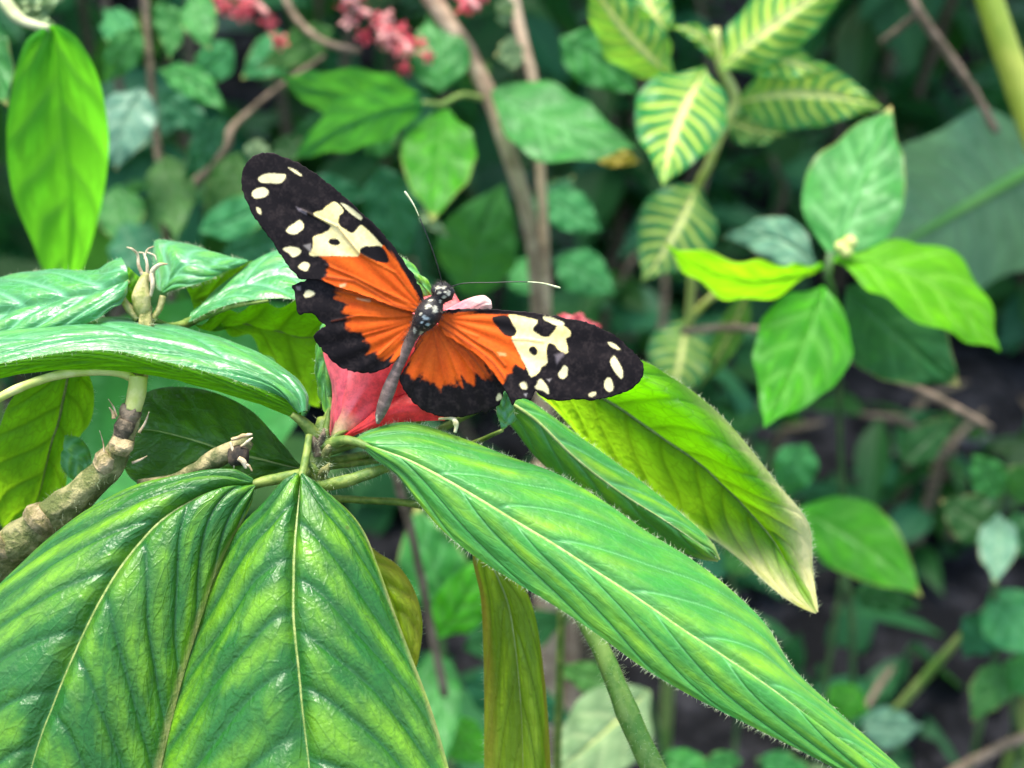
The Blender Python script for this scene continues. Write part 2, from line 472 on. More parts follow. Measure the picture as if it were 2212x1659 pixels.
# ------------------------------------------------------------------ leaves
def leaf_geo(rails, vs, nu, nv, nvein, kfwd, vw, quilt, groove, bulge, seed, yell=None, pw=1.25, wavy=0.0, ends=True, fadevein=True):
    """loft through long rails (left margin .. midrib .. right margin) with raised panels between sunken veins"""
    R = np.stack([hermite(PP(r) if not isinstance(r, np.ndarray) else r, nu) for r in rails])
    u = np.linspace(0, 1, nu)
    w = np.linspace(-1, 1, nv)
    tt = (np.array(vs, float) + 1) / 2
    S = np.moveaxis(hermite(R, (w + 1) / 2, t=tt), 0, 1)          # nu, nv, 3
    du = np.gradient(S, axis=0); dv = np.gradient(S, axis=1)
    Nn = np.cross(du, dv)
    Nn /= np.linalg.norm(Nn, axis=-1)[..., None] + 1e-15
    view = S - CAM
    sgn = np.sign(np.sum(Nn * view, -1).mean())
    Nn *= -sgn                                                     # towards the viewer's side of the blade
    Lm = np.sum(np.linalg.norm(np.diff(R[len(R) // 2], axis=0), axis=1))
    U, W = np.meshgrid(u, w, indexing='ij')
    aw = np.abs(W)
    jit = 0.045 * (vnoise(U * 6 + 3, W * 2, seed) - .5)
    t = U - kfwd * aw ** pw + jit
    ph = t * nvein + np.where(W < 0, .5, .18) + seed * .37
    f = ph - np.floor(ph)
    x = np.abs(f - .5) * 2                                         # 0 on the vein, 1 half way between veins
    dist = x / 2 / nvein * Lm
    fade = np.clip((1 - aw) / .12, 0, 1) * np.clip(U / .04, 0, 1) * np.clip((1 - U) / .05, 0, 1)
    thin = vw * (1 - .55 * aw)
    vein = np.exp(-(dist / thin) ** 2) * (np.clip((1 - aw) / .25, 0, 1) if fadevein else 1)
    mrib = np.exp(-(aw * 12) ** 2)
    vein = np.maximum(vein, mrib * .6) * np.clip(U / .03, 0, 1)
    h = quilt * (.45 * (1 - (1 - x) ** 2) + .55 * (1 - np.exp(-(dist / (1.5 * vw)) ** 2))) * fade * np.clip(aw / .12, 0, 1)
    h += -groove * np.exp(-(aw / .07) ** 2) * np.clip((1 - U) / .2, 0, 1)
    h += bulge * 4 * aw * (1 - aw)
    h += quilt * .8 * (vnoise(t * nvein * 1.6 + 50, W * 5, seed + 5) - .5) * fade
    if wavy: h += wavy * aw ** 2 * np.sin(U * 23 + W * 2 + seed) * np.clip((1 - U) / .1, 0, 1)
    S = S + Nn * h[..., None]
    yl = np.zeros_like(U) if yell is None else np.clip(yell(U, W), 0, 1)
    at = {'vein': vein.ravel(), 'mid': np.clip(x * 1.25, 0, 1).ravel(), 'yell': yl.ravel(),
          'vuv': np.stack([t * nvein * .9, W * 2.6, np.full_like(U, seed * 3.1)], -1).reshape(-1, 3)}
    return S, Nn, at


def leaf(parent, rails, mat, vs=None, nu=150, nv=60, nvein=8, kfwd=.25, vw=.0007, quilt=.0006, groove=.0005, bulge=0.0, seed=0,
         yell=None, rib=0.00035, ribmat='midrib', hair=260, hlen=.0010, midhair=120, wavy=0.0, pw=1.25, name='leaf', ribi=None, hr=.000028):
    if vs is None: vs = np.linspace(-1, 1, len(rails))
    S, Nn, at = leaf_geo(rails, vs, nu, nv, nvein, kfwd, vw, quilt, groove, bulge, seed, yell, wavy=wavy, pw=pw)
    o = link(name, mesh_np(name, S.reshape(-1, 3), grid_faces(nu, nv), at), M[mat], parent)
    mid = nv // 2
    if rib:
        s = np.linspace(0, 1, nu)
        pts = S[::3, mid] - Nn[::3, mid] * rib * .25
        tube('midrib', pts, rib * (1.25 - 1.0 * np.linspace(0, 1, len(pts))), M[ribmat], o, n=len(pts) * 2, ns=8)
    if hair:
        ro, di = [], []
        for e, inn in ((0, 3), (nv - 1, nv - 4)):
            k = rng.integers(2, nu - 2, hair); f = rng.random(hair)[:, None]
            r = S[k, e] * (1 - f) + S[k + 1 - 0 * k, e] * f if True else None
            out = S[k, e] - S[k, inn]
            out /= np.linalg.norm(out, axis=1)[:, None] + 1e-12
            ro.append(r); di.append(out + .6 * rng.normal(size=(hair, 3)) + .3 * Nn[k, e])
        if midhair:
            k = rng.integers(2, nu - 2, midhair)
            ro.append(S[k, mid]); di.append(Nn[k, mid] + .6 * rng.normal(size=(midhair, 3)))
        ro = np.vstack(ro); di = np.vstack(di)
        V, F = hair_mesh(ro, di, hlen * (.25 + 1.0 * rng.random(len(ro)) ** 1.5), hr)
        h = link('leaf_hairs', mesh_np('leaf_hairs', V, F, smooth=False), M['hair'], o)
        h['kind'] = 'stuff'
    return o


SHAPES = {
    'ovate': [(0, .03), (.06, .30), (.16, .72), (.30, .97), (.42, 1), (.58, .88), (.74, .60), (.87, .27), (.95, .08), (1, .0)],
    'elliptic': [(0, .03), (.10, .34), (.25, .75), (.42, .98), (.55, 1), (.70, .85), (.84, .52), (.94, .2), (1, 0)],
    'lance': [(0, .04), (.12, .42), (.28, .82), (.42, 1), (.58, .9), (.74, .62), (.88, .28), (1, 0)],
}


def bleaf(parent, base, tip, width, mat, bend=0.0, sag=0.0, dl=0.0, dr=0.0, shape='ovate', nvein=5, vw=.0010, quilt=.0003, seed=None,
          kfwd=.28, rib=None, ribmat='petiole', nu=40, nv=21, yell=None, wr=1.0, groove=.001, wavy=.0009, curl=None):
    """simple blade from base to tip in frame units; width = half width, bend = sideways bow of the midrib, sag = depth bow,
    dl / dr = depth offset of the two margins"""
    if seed is None: seed = random.random() * 50
    if curl is None: curl = random.uniform(-.004, .012)
    if yell is None and random.random() < .45:
        e0 = random.uniform(.90, .96); yell = lambda U, W: .7 * np.clip((U - e0) / .05, 0, 1) + .35 * np.clip((np.abs(W) - .94) / .04, 0, 1) * np.clip((U - .4) / .2, 0, 1)
    b = np.array(base, float); t = np.array(tip, float)
    ax = (t - b)[:2]; L = np.linalg.norm(ax); ax /= L
    pe = np.array([ax[1], -ax[0]])
    s = np.linspace(0, 1, 13)
    pr = SHAPES[shape]
    wd = np.interp(s, [p[0] for p in pr], [p[1] for p in pr]) * width
    bow = 4 * s * (1 - s)
    mid = b[None] + (t - b)[None] * s[:, None]
    mid[:, :2] += pe[None] * (bend * bow)[:, None]
    mid[:, 2] += sag * bow + curl * s ** 3
    l = mid.copy(); r = mid.copy()
    l[:, :2] += pe * wd[:, None]; l[:, 2] += dl * wd / width
    r[:, :2] -= pe * (wd * wr)[:, None]; r[:, 2] += dr * wd / width
    S, Nn, at = leaf_geo([l.tolist(), mid.tolist(), r.tolist()], [-1, 0, 1], nu, nv, nvein, kfwd, vw, quilt, groove, 0, seed, yell, wavy=wavy)
    o = link('leaf', mesh_np('leaf', S.reshape(-1, 3), grid_faces(nu, nv), at), M[mat], parent)
    if rib:
        pts = S[::4, nv // 2]
        tube('midrib', pts, rib * (1.2 - np.linspace(0, 1, len(pts))), M[ribmat], o, n=20, ns=6)
    return o


def pstem(parent, pts, widths, mat, name='stem', ns=10, rough=.12, n=None, seed=0):
    """stem through frame points (X, Y, depth), widths in frame units (half width)"""
    w = np.array(pts, float)
    rad = np.asarray(widths, float) * PXM(w[:, 2])
    return tube(name, PP(pts), rad, M[mat], parent, ns=ns, rough=rough, n=n, seed=seed)


def down_to_ground(pt, dx=0.0, dy=0.0, n=4):
    p = P(pt[0], pt[1], pt[2])
    return [p + np.array([dx, dy, 0]) * f - np.array([0, 0, p[2] + .02]) * f for f in np.linspace(0, 1, n)[1:]]


def ground_hit(X, Y):
    a = P(X, Y, 1.0) - CAM
    return CAM + a * (CAM[2] / -a[2])


# ================================================================== GROUND
def axis_lines(near, step, far):
    a = np.arange(0, near + 1e-9, step)
    b = near + (far - near) * (np.linspace(0, 1, 14)[1:] ** 3)
    p = np.concatenate([a, b])
    return np.concatenate([-p[:0:-1], p])


gx = axis_lines(1.6, .03, 150); gy = axis_lines(2.2, .03, 150) + .8
GX, GY = np.meshgrid(gx, gy, indexing='ij')
near = np.exp(-((GX / 2.5) ** 2 + ((GY - 1) / 3) ** 2))
GZ = near * (.05 * (vnoise(GX * 4, GY * 4, 1) - .5) + .03 * (vnoise(GX * 11, GY * 11, 2) - .5) + .016 * (vnoise(GX * 30, GY * 30, 3) - .5))
ground = link('ground', mesh_np('ground', np.stack([GX, GY, GZ], -1).reshape(-1, 3), grid_faces(len(gx), len(gy))), M['soil'])
ground['kind'] = 'structure'
ground['label'] = 'dark crumbly garden soil between the plants'


def soil_clods():
    V, F = [], []
    base = np.array([[1, 0, 0], [-1, 0, 0], [0, 1, 0], [0, -1, 0], [0, 0, 1], [0, 0, -1]], float)
    fc = [[0, 2, 4], [2, 1, 4], [1, 3, 4], [3, 0, 4], [2, 0, 5], [1, 2, 5], [3, 1, 5], [0, 3, 5]]
    for i in range(2600):
        y = .45 + 1.9 * random.random(); x = random.uniform(-.5, .5) * (y + .4) * 1.1
        r = .003 + .012 * random.random() ** 3
        v = base * (r * (0.7 + .6 * rng.random((6, 1)))) @ np.array(Euler((random.random() * 6, random.random() * 6, 0)).to_matrix())
        k = len(V)
        V.extend((v + np.array([x, y, .004 + .02 * (random.random() - .4)])).tolist())
        F.extend([[a + k for a in f] for f in fc])
    o = link('soil_crumbs', mesh_np('soil_crumbs', V, F), M['soil'])
    o['kind'] = 'stuff'; o['label'] = 'loose crumbs and grit lying on the dark soil'; o['category'] = 'soil'


soil_clods()


# generic leaf blades shared by the filler shrubs
def blade_mesh(name, shape, wid, droop, fold, nvein, mat):
    nu, nv = 15, 9
    u = np.linspace(0, 1, nu); w = np.linspace(-1, 1, nv)
    pr = SHAPES[shape]
    wd = np.interp(u, [p[0] for p in pr], [p[1] for p in pr]) * wid
    U, W = np.meshgrid(u, w, indexing='ij')
    X = W * wd[:, None]
    Z = -droop * U ** 2 + fold * np.abs(X) + .012 * np.sin(U * 40) * np.abs(W)
    Y = U * (1 - .15 * droop)
    x = np.abs(((U - .2 * np.abs(W)) * nvein) % 1 - .5) * 2
    at = {'vein': np.maximum(np.exp(-(x / .2) ** 2) * .6, np.exp(-(W / .1) ** 2)).ravel(), 'mid': np.clip(x * 1.2, 0, 1).ravel(), 'yell': np.zeros(U.size),
          'vuv': np.stack([U * nvein, W * 2, 0 * U], -1).reshape(-1, 3)}
    me = mesh_np(name, np.stack([X, Y, Z], -1).reshape(-1, 3), grid_faces(nu, nv), at)
    me.materials.append(M[mat])
    return me


def shrub(name, label, center, height, spread, nstem, nleaf, size, blades, stemmat='bark_dark', seed=0, group='dark shrubs of the background', zmin=.05, lean=0):
    r = random.Random(seed)
    root = thing(name, label, 'shrub', (center[0], center[1], 0), group)
    for s in range(nstem):
        a = r.uniform(0, 6.28); q = spread * r.uniform(.2, 1)
        top = np.array([center[0] + q * math.cos(a) + lean, center[1] + q * math.sin(a) * .6, height * r.uniform(.65, 1)])
        b = np.array([center[0] + .03 * math.cos(a), center[1] + .03 * math.sin(a), -.02])
        mid = (b + top) / 2 + np.array([r.uniform(-.04, .04), r.uniform(-.04, .04), .05])
        pts = [b, mid, top]
        tube('stem', pts, [.005, .0035, .0015], M[stemmat], root, n=14, ns=6)
        C = hermite(np.array(pts), 40)
        for i in range(nleaf):
            f = r.uniform(.12, 1.0)
            p = C[int(f * 39)]
            o = bpy.data.objects.new('leaf', r.choice(blades)); col.objects.link(o)
            o.parent = root
            o.location = Vector(p) - Vector(root.location)
            sz = size * r.uniform(.6, 1.25)
            o.scale = (sz, sz, sz)
            o.rotation_euler = Euler((r.uniform(-1.0, .45), r.uniform(-.5, .5), r.uniform(0, 6.28)))
    return root


bd1 = blade_mesh('blade_broad', 'ovate', .26, .22, .25, 6, 'bg_shaded')
bd2 = blade_mesh('blade_long', 'lance', .17, .30, .3, 7, 'bg_shaded')
bm1 = blade_mesh('blade_green', 'elliptic', .24, .25, .3, 6, 'bg_mid')
bm2 = blade_mesh('blade_narrow', 'lance', .15, .35, .3, 7, 'bg_mid')
bp1 = blade_mesh('blade_pale', 'ovate', .28, .2, .25, 5, 'bg_grey')


def foliage_mass():
    """the wall of leaves at the back: nobody could count it"""
    V, F, v_, m_, y_, q_ = [], [], [], [], [], []
    nu, nv = 5, 3
    n = 10400
    prof = np.array([.05, .75, 1, .6, 0])
    for i in range(n):
        y = 1.35 + 1.5 * random.random() ** 1.3
        x = random.uniform(-1, 1) * (1.1 + y * .45)
        z = random.random() ** 1.25 * 1.75
        if i >= 5200:                                   # added crown above the view, there to shade the back of the bed
            y = random.uniform(.68, 2.4); x = random.uniform(-1.5, 1.5); z = random.uniform(.95, 1.75) + .1 * (y - 1)
        if i >= 9200:                                   # low tangle over the soil
            y = random.uniform(.55, 1.5); x = random.uniform(-.75, .75) * (y + .2); z = random.uniform(-.02, .05)
            if .24 < x < .62 and .62 < y < 1.25: z -= .2
        L = random.uniform(.06, .15) * (.6 if i >= 9200 else 1); wd = L * random.uniform(.16, .28)
        R = np.array(Euler((random.uniform(-1.3, .4), random.uniform(-.6, .6), random.gauss(math.pi, 1.0))).to_matrix())
        u = np.linspace(0, 1, nu)
        g = np.array([[w * prof[k] * wd, u[k] * L, -.25 * L * u[k] ** 2 + .2 * abs(w) * wd] for k in range(nu) for w in (-1, 0, 1)])
        b = len(V)
        V.extend((g @ R.T + np.array([x, y, z])).tolist())
        for a in range(nu - 1):
            for c in range(nv - 1):
                F.append([b + a * nv + c, b + a * nv + c + 1, b + (a + 1) * nv + c + 1, b + (a + 1) * nv + c])
        s = random.random() * 30
        for k in range(nu):
            for w in (-1, 0, 1):
                v_.append(.6 if w == 0 else 0); m_.append(1); y_.append(0); q_.append((u[k] * 2 + s, w + s, s))
    o = link('hedge_foliage', mesh_np('hedge_foliage', V, F, {'vein': v_, 'mid': m_, 'yell': y_, 'vuv': np.array(q_)}), M['bg_shaded'])
    o['kind'] = 'stuff'; o['label'] = 'dense dark green hedge foliage filling the far background, plus an added unseen crown that shades it'; o['category'] = 'foliage'


foliage_mass()
SHR = [
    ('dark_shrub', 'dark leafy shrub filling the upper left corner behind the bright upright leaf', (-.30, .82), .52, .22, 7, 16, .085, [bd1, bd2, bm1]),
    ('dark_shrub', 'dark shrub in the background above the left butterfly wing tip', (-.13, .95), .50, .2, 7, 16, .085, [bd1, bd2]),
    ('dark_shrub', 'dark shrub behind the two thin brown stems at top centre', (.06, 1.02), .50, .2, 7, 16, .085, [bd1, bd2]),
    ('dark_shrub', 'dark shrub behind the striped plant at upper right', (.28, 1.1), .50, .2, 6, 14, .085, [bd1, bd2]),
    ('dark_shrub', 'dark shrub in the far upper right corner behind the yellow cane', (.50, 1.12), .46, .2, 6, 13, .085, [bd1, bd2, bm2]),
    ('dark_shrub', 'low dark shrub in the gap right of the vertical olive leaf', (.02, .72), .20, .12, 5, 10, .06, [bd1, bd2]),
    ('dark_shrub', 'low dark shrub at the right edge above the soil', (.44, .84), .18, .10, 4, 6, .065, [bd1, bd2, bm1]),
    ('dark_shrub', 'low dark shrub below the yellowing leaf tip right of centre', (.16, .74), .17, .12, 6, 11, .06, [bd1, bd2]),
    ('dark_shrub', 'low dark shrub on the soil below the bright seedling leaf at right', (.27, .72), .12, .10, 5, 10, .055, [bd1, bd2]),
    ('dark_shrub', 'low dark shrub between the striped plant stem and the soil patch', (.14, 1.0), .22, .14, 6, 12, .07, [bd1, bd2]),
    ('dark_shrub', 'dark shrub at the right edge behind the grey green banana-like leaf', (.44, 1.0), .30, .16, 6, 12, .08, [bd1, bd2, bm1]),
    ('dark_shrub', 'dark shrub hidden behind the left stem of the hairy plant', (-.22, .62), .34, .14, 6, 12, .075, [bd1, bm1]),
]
for i, a in enumerate(SHR):
    shrub(*a, seed=20 + i)

# ================================================================== BACKGROUND PLANTS
# --- tall plant with the bright upright leaf, top left
pl = thing('broadleaf_plant', 'tall plant at upper left with one big bright green upright leaf', 'plant', P(70, 400, .33) * [1, 1, 0])
leaf(pl, [[(90, 60, .300), (55, 90, .303), (28, 180, .310), (14, 300, .319), (28, 420, .328), (68, 520, .336), (100, 600, .343), (130, 650, .347)],
          [(112, 55, .298), (118, 110, .302), (126, 220, .309), (138, 340, .317), (148, 450, .326), (148, 530, .333), (142, 600, .341), (138, 655, .346)],
          [(128, 55, .300), (165, 80, .303), (210, 160, .309), (234, 280, .318), (230, 380, .326), (210, 480, .334), (175, 590, .342), (145, 655, .346)]],
     'bg_bright', nu=60, nv=30, nvein=5, vw=.0015, quilt=.0005, groove=.0008, rib=0, hair=0, seed=3)
pstem(pl, [(-60, -120, .33), (0, -20, .325), (30, 30, .312), (60, 50, .305), (110, 62, .299)], [20, 16, 14, 12, 8], 'stem_pale', 'petiole')
V0 = down_to_ground((-60, -120, .33), -.12, .05)
tube('stem', [P(-60, -120, .33), P(-140, 200, .34)] + [np.array([-.16, .36, .2]), np.array([-.17, .37, -.02])], [.0028, .003, .0035, .004], M['stem_green'], pl, n=24)
for a, b, w in (((40, 30, .322), (150, -20, .318), 26), ((60, 40, .321), (130, 70, .315), 22), ((10, 20, .325), (110, 10, .316), 20)):
    bleaf(pl, a, b, w, 'bg_pale', seed=random.random() * 9, shape='lance')
bleaf(pl, (-60, -10, .34), (15, 230, .33), 45, 'bg_green', shape='elliptic')

# --- plain broad leaf seen between the stems at left
pl = thing('broadleaf_plant', 'plain mid green broad leaf blurred behind the left brown stem', 'plant', P(200, 900, .40) * [1, 1, 0])
bleaf(pl, (90, 1060, .42), (760, 660, .40), 235, 'bg_green', shape='ovate', dl=-.01, dr=-.02, nvein=4, quilt=.0003, vw=.002)
tube('stem', [P(90, 1060, .42)] + down_to_ground((90, 1060, .42), -.02), [.002, .0025, .003, .003], M['stem_green'], pl, n=14)

# --- shrub with red flower spikes, top centre
rs = thing('flowering_shrub', 'green leaved shrub at top centre with blurred red flower spikes', 'shrub', P(1000, 200, .48) * [1, 1, 0])
RD = .44
for b, t, w, mt, kw in [
    ((905, 205, RD), (596, 160, RD - .01), 62, 'bg_green', dict(bend=25, dl=.01, dr=-.01)),
    ((915, 225, RD - .01), (632, 345, RD - .03), 62, 'bg_green', dict(bend=-24, dl=.01, dr=-.01)),
    ((965, 235, RD), (935, 480, RD - .04), 82, 'bg_bright', dict(bend=-6, dl=0, dr=0)),
    ((950, 200, RD + .01), (930, 15, RD + .01), 66, 'bg_green', dict(bend=-10)),
    ((1062, 200, RD + .01), (1375, 318, RD - .02), 82, 'bg_green', dict(bend=-18, dl=.01, dr=-.01)),
    ((1210, 80, RD + .03), (1380, 205, RD + .03), 62, 'bg_green', dict(bend=10)),
    ((1010, 640, RD + .08), (1090, 395, RD + .05), 88, 'bg_mid', dict(bend=14)),
    ((1120, 560, RD + .09), (1175, 640, RD + .07), 50, 'bg_mid', dict()),
    ((1180, 420, RD + .08), (1300, 500, RD + .07), 46, 'bg_mid', dict()),
    ((1200, 560, RD + .10), (1330, 640, RD + .09), 50, 'bg_mid', dict(bend=8)),
    ((1150, 480, RD + .1), (1240, 380, RD + .1), 40, 'bg_shaded', dict()),
    ((790, 330, RD + .08), (860, 250, RD + .07), 40, 'bg_mid', dict()),
    ((1130, 110, RD + .02), (1070, 120, RD), 36, 'bg_pale', dict()),
    ((1110, 30, RD + .02), (1070, 20, RD), 30, 'bg_pale', dict()),
    ((1000, 215, RD + .02), (1060, 130, RD + .02), 30, 'bg_mid', dict()),
    ((720, 60, RD + .05), (560, 150, RD + .05), 40, 'bg_mid', dict()),
    ((760, 250, RD + .06), (620, 300, RD + .06), 38, 'bg_shaded', dict()),
    ((905, 455, RD - .03), (972, 515, RD - .03), 14, 'bg_pale', dict()),
]:
    bleaf(rs, b, t, w, mt, seed=random.random() * 40, **kw)
pstem(rs, [(880, -90, .455), (945, 15, .455), (1005, 105, .456), (1060, 215, .457), (1092, 310, .46), (1128, 420, .47), (1150, 520, .48), (1165, 700, .5), (1175, 1000, .52)], [22, 21, 21, 19, 18, 18, 17, 17, 17], 'tan_stem')
pstem(rs, [(1100, -60, .47), (1122, 60, .47), (1150, 170, .47), (1165, 330, .475), (1172, 450, .48), (1178, 560, .485), (1185, 800, .5), (1190, 1050, .52)], [13, 13, 12, 11, 11, 11, 10, 10], 'tan_stem')
pstem(rs, [(1050, 215, .457), (1000, 205, .45), (955, 225, .44), (915, 222, .43)], [7, 6, 6, 5], 'stem_green', 'twig')
pstem(rs, [(775, 110, .47), (700, 90, .48), (640, 40, .49), (600, -40, .5)], [7, 7, 8, 8], 'twig', 'twig')
tube('stem', [P(1175, 1000, .52), P(1180, 1300, .54), P(1180, 1500, .56) * [1, 1, 0] - [0, 0, .02]], [.004, .0045, .005], M['tan_stem'], rs, n=20)
tube('stem', [P(1190, 1050, .52), P(1230, 1400, .56), P(1250, 1600, .58) * [1, 1, 0] - [0, 0, .02]], [.003, .0035, .004], M['tan_stem'], rs, n=20)


def flower_spike(parent, pts, spread, n, mats):
    C = hermite(PP(pts), 60)
    o = None
    for gi, mt in enumerate(mats):
        V, F = [], []
        for i in range(n):
            k = random.randrange(60)
            c = C[k] + rng.normal(size=3) * spread * .35
            d = rng.normal(size=3); d[2] -= .2; d /= np.linalg.norm(d)
            L = spread * random.uniform(.35, .8)
            v, f, _, _ = tube_geo([c, c + d * L * .6, c + d * L], [spread * .06, spread * .11, spread * .18], n=4, ns=5)
            b = len(V)
            V.extend(v.tolist()); F.extend([[a + b for a in q] for q in f])
            a1 = np.cross(d, [.3, .5, .8]); a1 /= np.linalg.norm(a1); a2 = np.cross(d, a1)
            for k5 in range(5):
                an = k5 * 1.2566
                e = a1 * math.cos(an) + a2 * math.sin(an); g = np.cross(d, e)
                b = len(V)
                p0 = c + d * L
                V.extend([(p0 + e * spread * .08).tolist(), (p0 + e * spread * .26 + g * spread * .11).tolist(), (p0 + e * spread * .40 + d * spread * .05).tolist(), (p0 + e * spread * .26 - g * spread * .11).tolist()])
                F.append([b, b + 1, b + 2, b + 3])
        q = link('flower_spike' if o is None else 'faded_florets', mesh_np('flower_spike', V, F), M[mt], parent if o is None else o)
        if o is None: o = q
    tube('spike_stalk', C[::6], [.0012] * len(C[::6]), M['pink_bg'], o, n=20, ns=6)
    return o


flower_spike(rs, [(500, -15, .48), (550, 5, .475), (585, 40, .47)], .009, 9, ['red_bg'])
flower_spike(rs, [(700, -60, .47), (760, 10, .46), (815, 40, .455)], .009, 8, ['pink_bg', 'red_bg'])
flower_spike(rs, [(845, 70, .45), (870, 90, .448), (895, 115, .445)], .007, 9, ['red_bg', 'pink_bg'])
flower_spike(rs, [(985, -40, .45), (1015, 0, .448), (1040, 25, .446)], .009, 9, ['red_bg'])
flower_spike(rs, [(780, -30, .47), (800, -15, .47)], .007, 5, ['red_bg'])

# --- striped plant
zp = thing('striped_plant', 'striped plant with yellow veined green leaves at upper right', 'plant', P(1500, 600, .45) * [1, 1, 0])
zy = lambda a: (lambda U, W: np.exp(-(W / a) ** 2) * np.clip((1.02 - U) / .15, 0, 1))
ZD = .42
ZL = [
    ((1525, 148, ZD - .005), (1432, 402, ZD - .03), 100, 'zebra', dict(bend=-18, dl=.0, dr=.0, nvein=10, wr=1.02), .09),
    ((1452, 165, ZD), (1262, -60, ZD - .02), 66, 'zebra', dict(bend=14, nvein=10, dl=.01), .10),
    ((1556, 148, ZD), (1860, -70, ZD - .02), 74, 'zebra', dict(bend=10, nvein=11, dl=.01), .13),
    ((1590, 222, ZD + .01), (1912, 235, ZD - .0), 78, 'zebra', dict(bend=26, nvein=11, dl=.0), .10),
    ((1585, 120, ZD), (1790, 165, ZD - .01), 44, 'zebra', dict(bend=14, nvein=7), .16),
    ((1505, 398, ZD + .03), (1385, 610, ZD + .01), 88, 'zebra_shaded', dict(bend=10, nvein=9), .09),
    ((1480, 690, ZD + .07), (1440, 872, ZD + .05), 72, 'zebra_shaded', dict(bend=8, nvein=8), .08),
    ((1560, 250, ZD + .02), (1700, 290, ZD + .03), 40, 'zebra_shaded', dict(bend=-10, nvein=8), .1),
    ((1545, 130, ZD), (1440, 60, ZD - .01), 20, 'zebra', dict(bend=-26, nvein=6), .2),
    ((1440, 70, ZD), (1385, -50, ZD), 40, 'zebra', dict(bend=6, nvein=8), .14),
    ((1620, 620, ZD + .03), (1500, 850, ZD + .08), 30, 'zebra_shaded', dict(bend=8, nvein=8), .1),
]
for b, t, w, mt, kw, yw in ZL:
    nvn = kw.get('nvein', 9)
    Lr = math.hypot(t[0] - b[0], t[1] - b[1]) * PXM(b[2])
    bleaf(zp, b, t, w, mt, vw=.30 * Lr / nvn, quilt=.0003, kfwd=.16, yell=zy(yw), nu=110, nv=41, seed=random.random() * 30, **kw)
pstem(zp, [(1545, 60, ZD), (1558, 145, ZD + .003), (1590, 215, ZD + .008), (1560, 280, ZD + .012), (1530, 360, ZD + .02), (1510, 400, ZD + .03), (1500, 520, ZD + .04), (1488, 700, ZD + .07)], [9, 11, 11, 12, 10, 9, 9, 9], 'petiole_pale', ns=9)
pstem(zp, [(1488, 690, ZD + .07), (1540, 640, ZD + .06), (1612, 590, ZD + .05)], [8, 7, 6], 'petiole_pale', 'petiole')
tube('stem', [P(1488, 700, ZD + .07)] + down_to_ground((1488, 700, ZD + .07), .01, .03), [.0022, .0025, .003, .003], M['stem_green'], zp, n=14)

# --- bright green young shrub at right
gp = thing('green_shrub', 'young shrub at right with a whorl of glossy bright green leaves', 'shrub', P(1800, 700, .40) * [1, 1, 0])
GD = .375
for b, t, w, mt, kw in [
    ((1800, 560, GD), (1925, 228, GD + .02), 112, 'bg_green', dict(bend=8, dl=.01, dr=-.005, nvein=5, vw=.0016)),
    ((1778, 572, GD - .003), (1432, 522, GD - .03), 44, 'bg_lime', dict(bend=58, dl=.012, dr=-.012, nvein=6, shape='elliptic')),
    ((1800, 560, GD - .004), (2162, 760, GD - .02), 82, 'bg_lime', dict(bend=55, dl=.01, dr=-.012, nvein=5, vw=.0015, shape='elliptic')),
    ((1780, 618, GD - .004), (1650, 925, GD - .035), 106, 'bg_bright', dict(bend=10, nvein=5, vw=.0022)),
    ((1830, 620, GD + .03), (2075, 835, GD + .02), 110, 'bg_shaded', dict(bend=-5)),
    ((1765, 575, GD + .02), (1560, 515, GD + .04), 50, 'bg_grey', dict(bend=-34)),
]:
    bleaf(gp, b, t, w, mt, seed=random.random() * 40, nu=60, nv=31, **kw)
pstem(gp, [(1795, 545, GD), (1782, 575, GD), (1802, 635, GD + .006), (1812, 740, GD + .04), (1815, 950, GD + .13), (1828, 1200, GD + .17)], [10, 10, 8, 7, 6, 6], 'stem_dark')
tube('stem', [P(1828, 1200, GD + .17)] + down_to_ground((1828, 1200, GD + .17), .0, .0), [.0011, .0012, .0014, .0016], M['stem_dark'], gp, n=14)
for X, Y in ((1815, 540), (1832, 530), (1824, 550)):
    V, F, U, _ = tube_geo([P(X, Y, GD - .006), P(X + 4, Y - 8, GD - .009), P(X + 6, Y - 14, GD - .010)], [.0012, .0020, .0006], n=8, ns=8)
    link('bud', mesh_np('bud', V, F), M['petiole_pale'], gp)

# --- large grey green leaf with pale rib at right edge
bp_ = thing('banana_plant', 'large grey green banana-like leaf with pale rib at the right edge', 'plant', P(2300, 400, .62) * [1, 1, 0])
bleaf(bp_, (2330, 300, .58), (1880, 570, .60), 190, 'bg_grey', bend=0, dl=.06, dr=-.05, nvein=16, kfwd=.1, vw=.002, rib=.0042, ribmat='rib_green', nu=80, wavy=.004, shape='elliptic')
tube('stem', [P(2330, 300, .58), P(2420, 500, .6), P(2420, 900, .62), P(2420, 900, .62) * [1, 1, 0] - [0, 0, .02]], [.006, .007, .009, .012], M['stem_green'], bp_, n=24)
# --- yellow cane
cn = thing('cane', 'thick yellow green cane crossing the top right corner', 'plant', P(2300, 500, .5) * [1, 1, 0])
pstem(cn, [(2085, -160, .46), (2125, -40, .462), (2160, 70, .465), (2205, 200, .47), (2260, 360, .475), (2330, 600, .49)], [29, 29, 29, 30, 31, 33], 'cane', 'stem', ns=18, rough=.03, n=40)
tube('stem', [P(2330, 600, .49)] + down_to_ground((2330, 600, .49), .16, .03), [.0065, .007, .0075, .008], M['cane'], cn, n=14, ns=14)
for t_ in ((2118, -55, .462), (2228, 262, .472)):
    pstem(cn, [(t_[0] - 3, t_[1] - 9, t_[2]), t_, (t_[0] + 4, t_[1] + 10, t_[2])], [29, 33, 29], 'cane', 'node', ns=18, rough=.02, n=10)


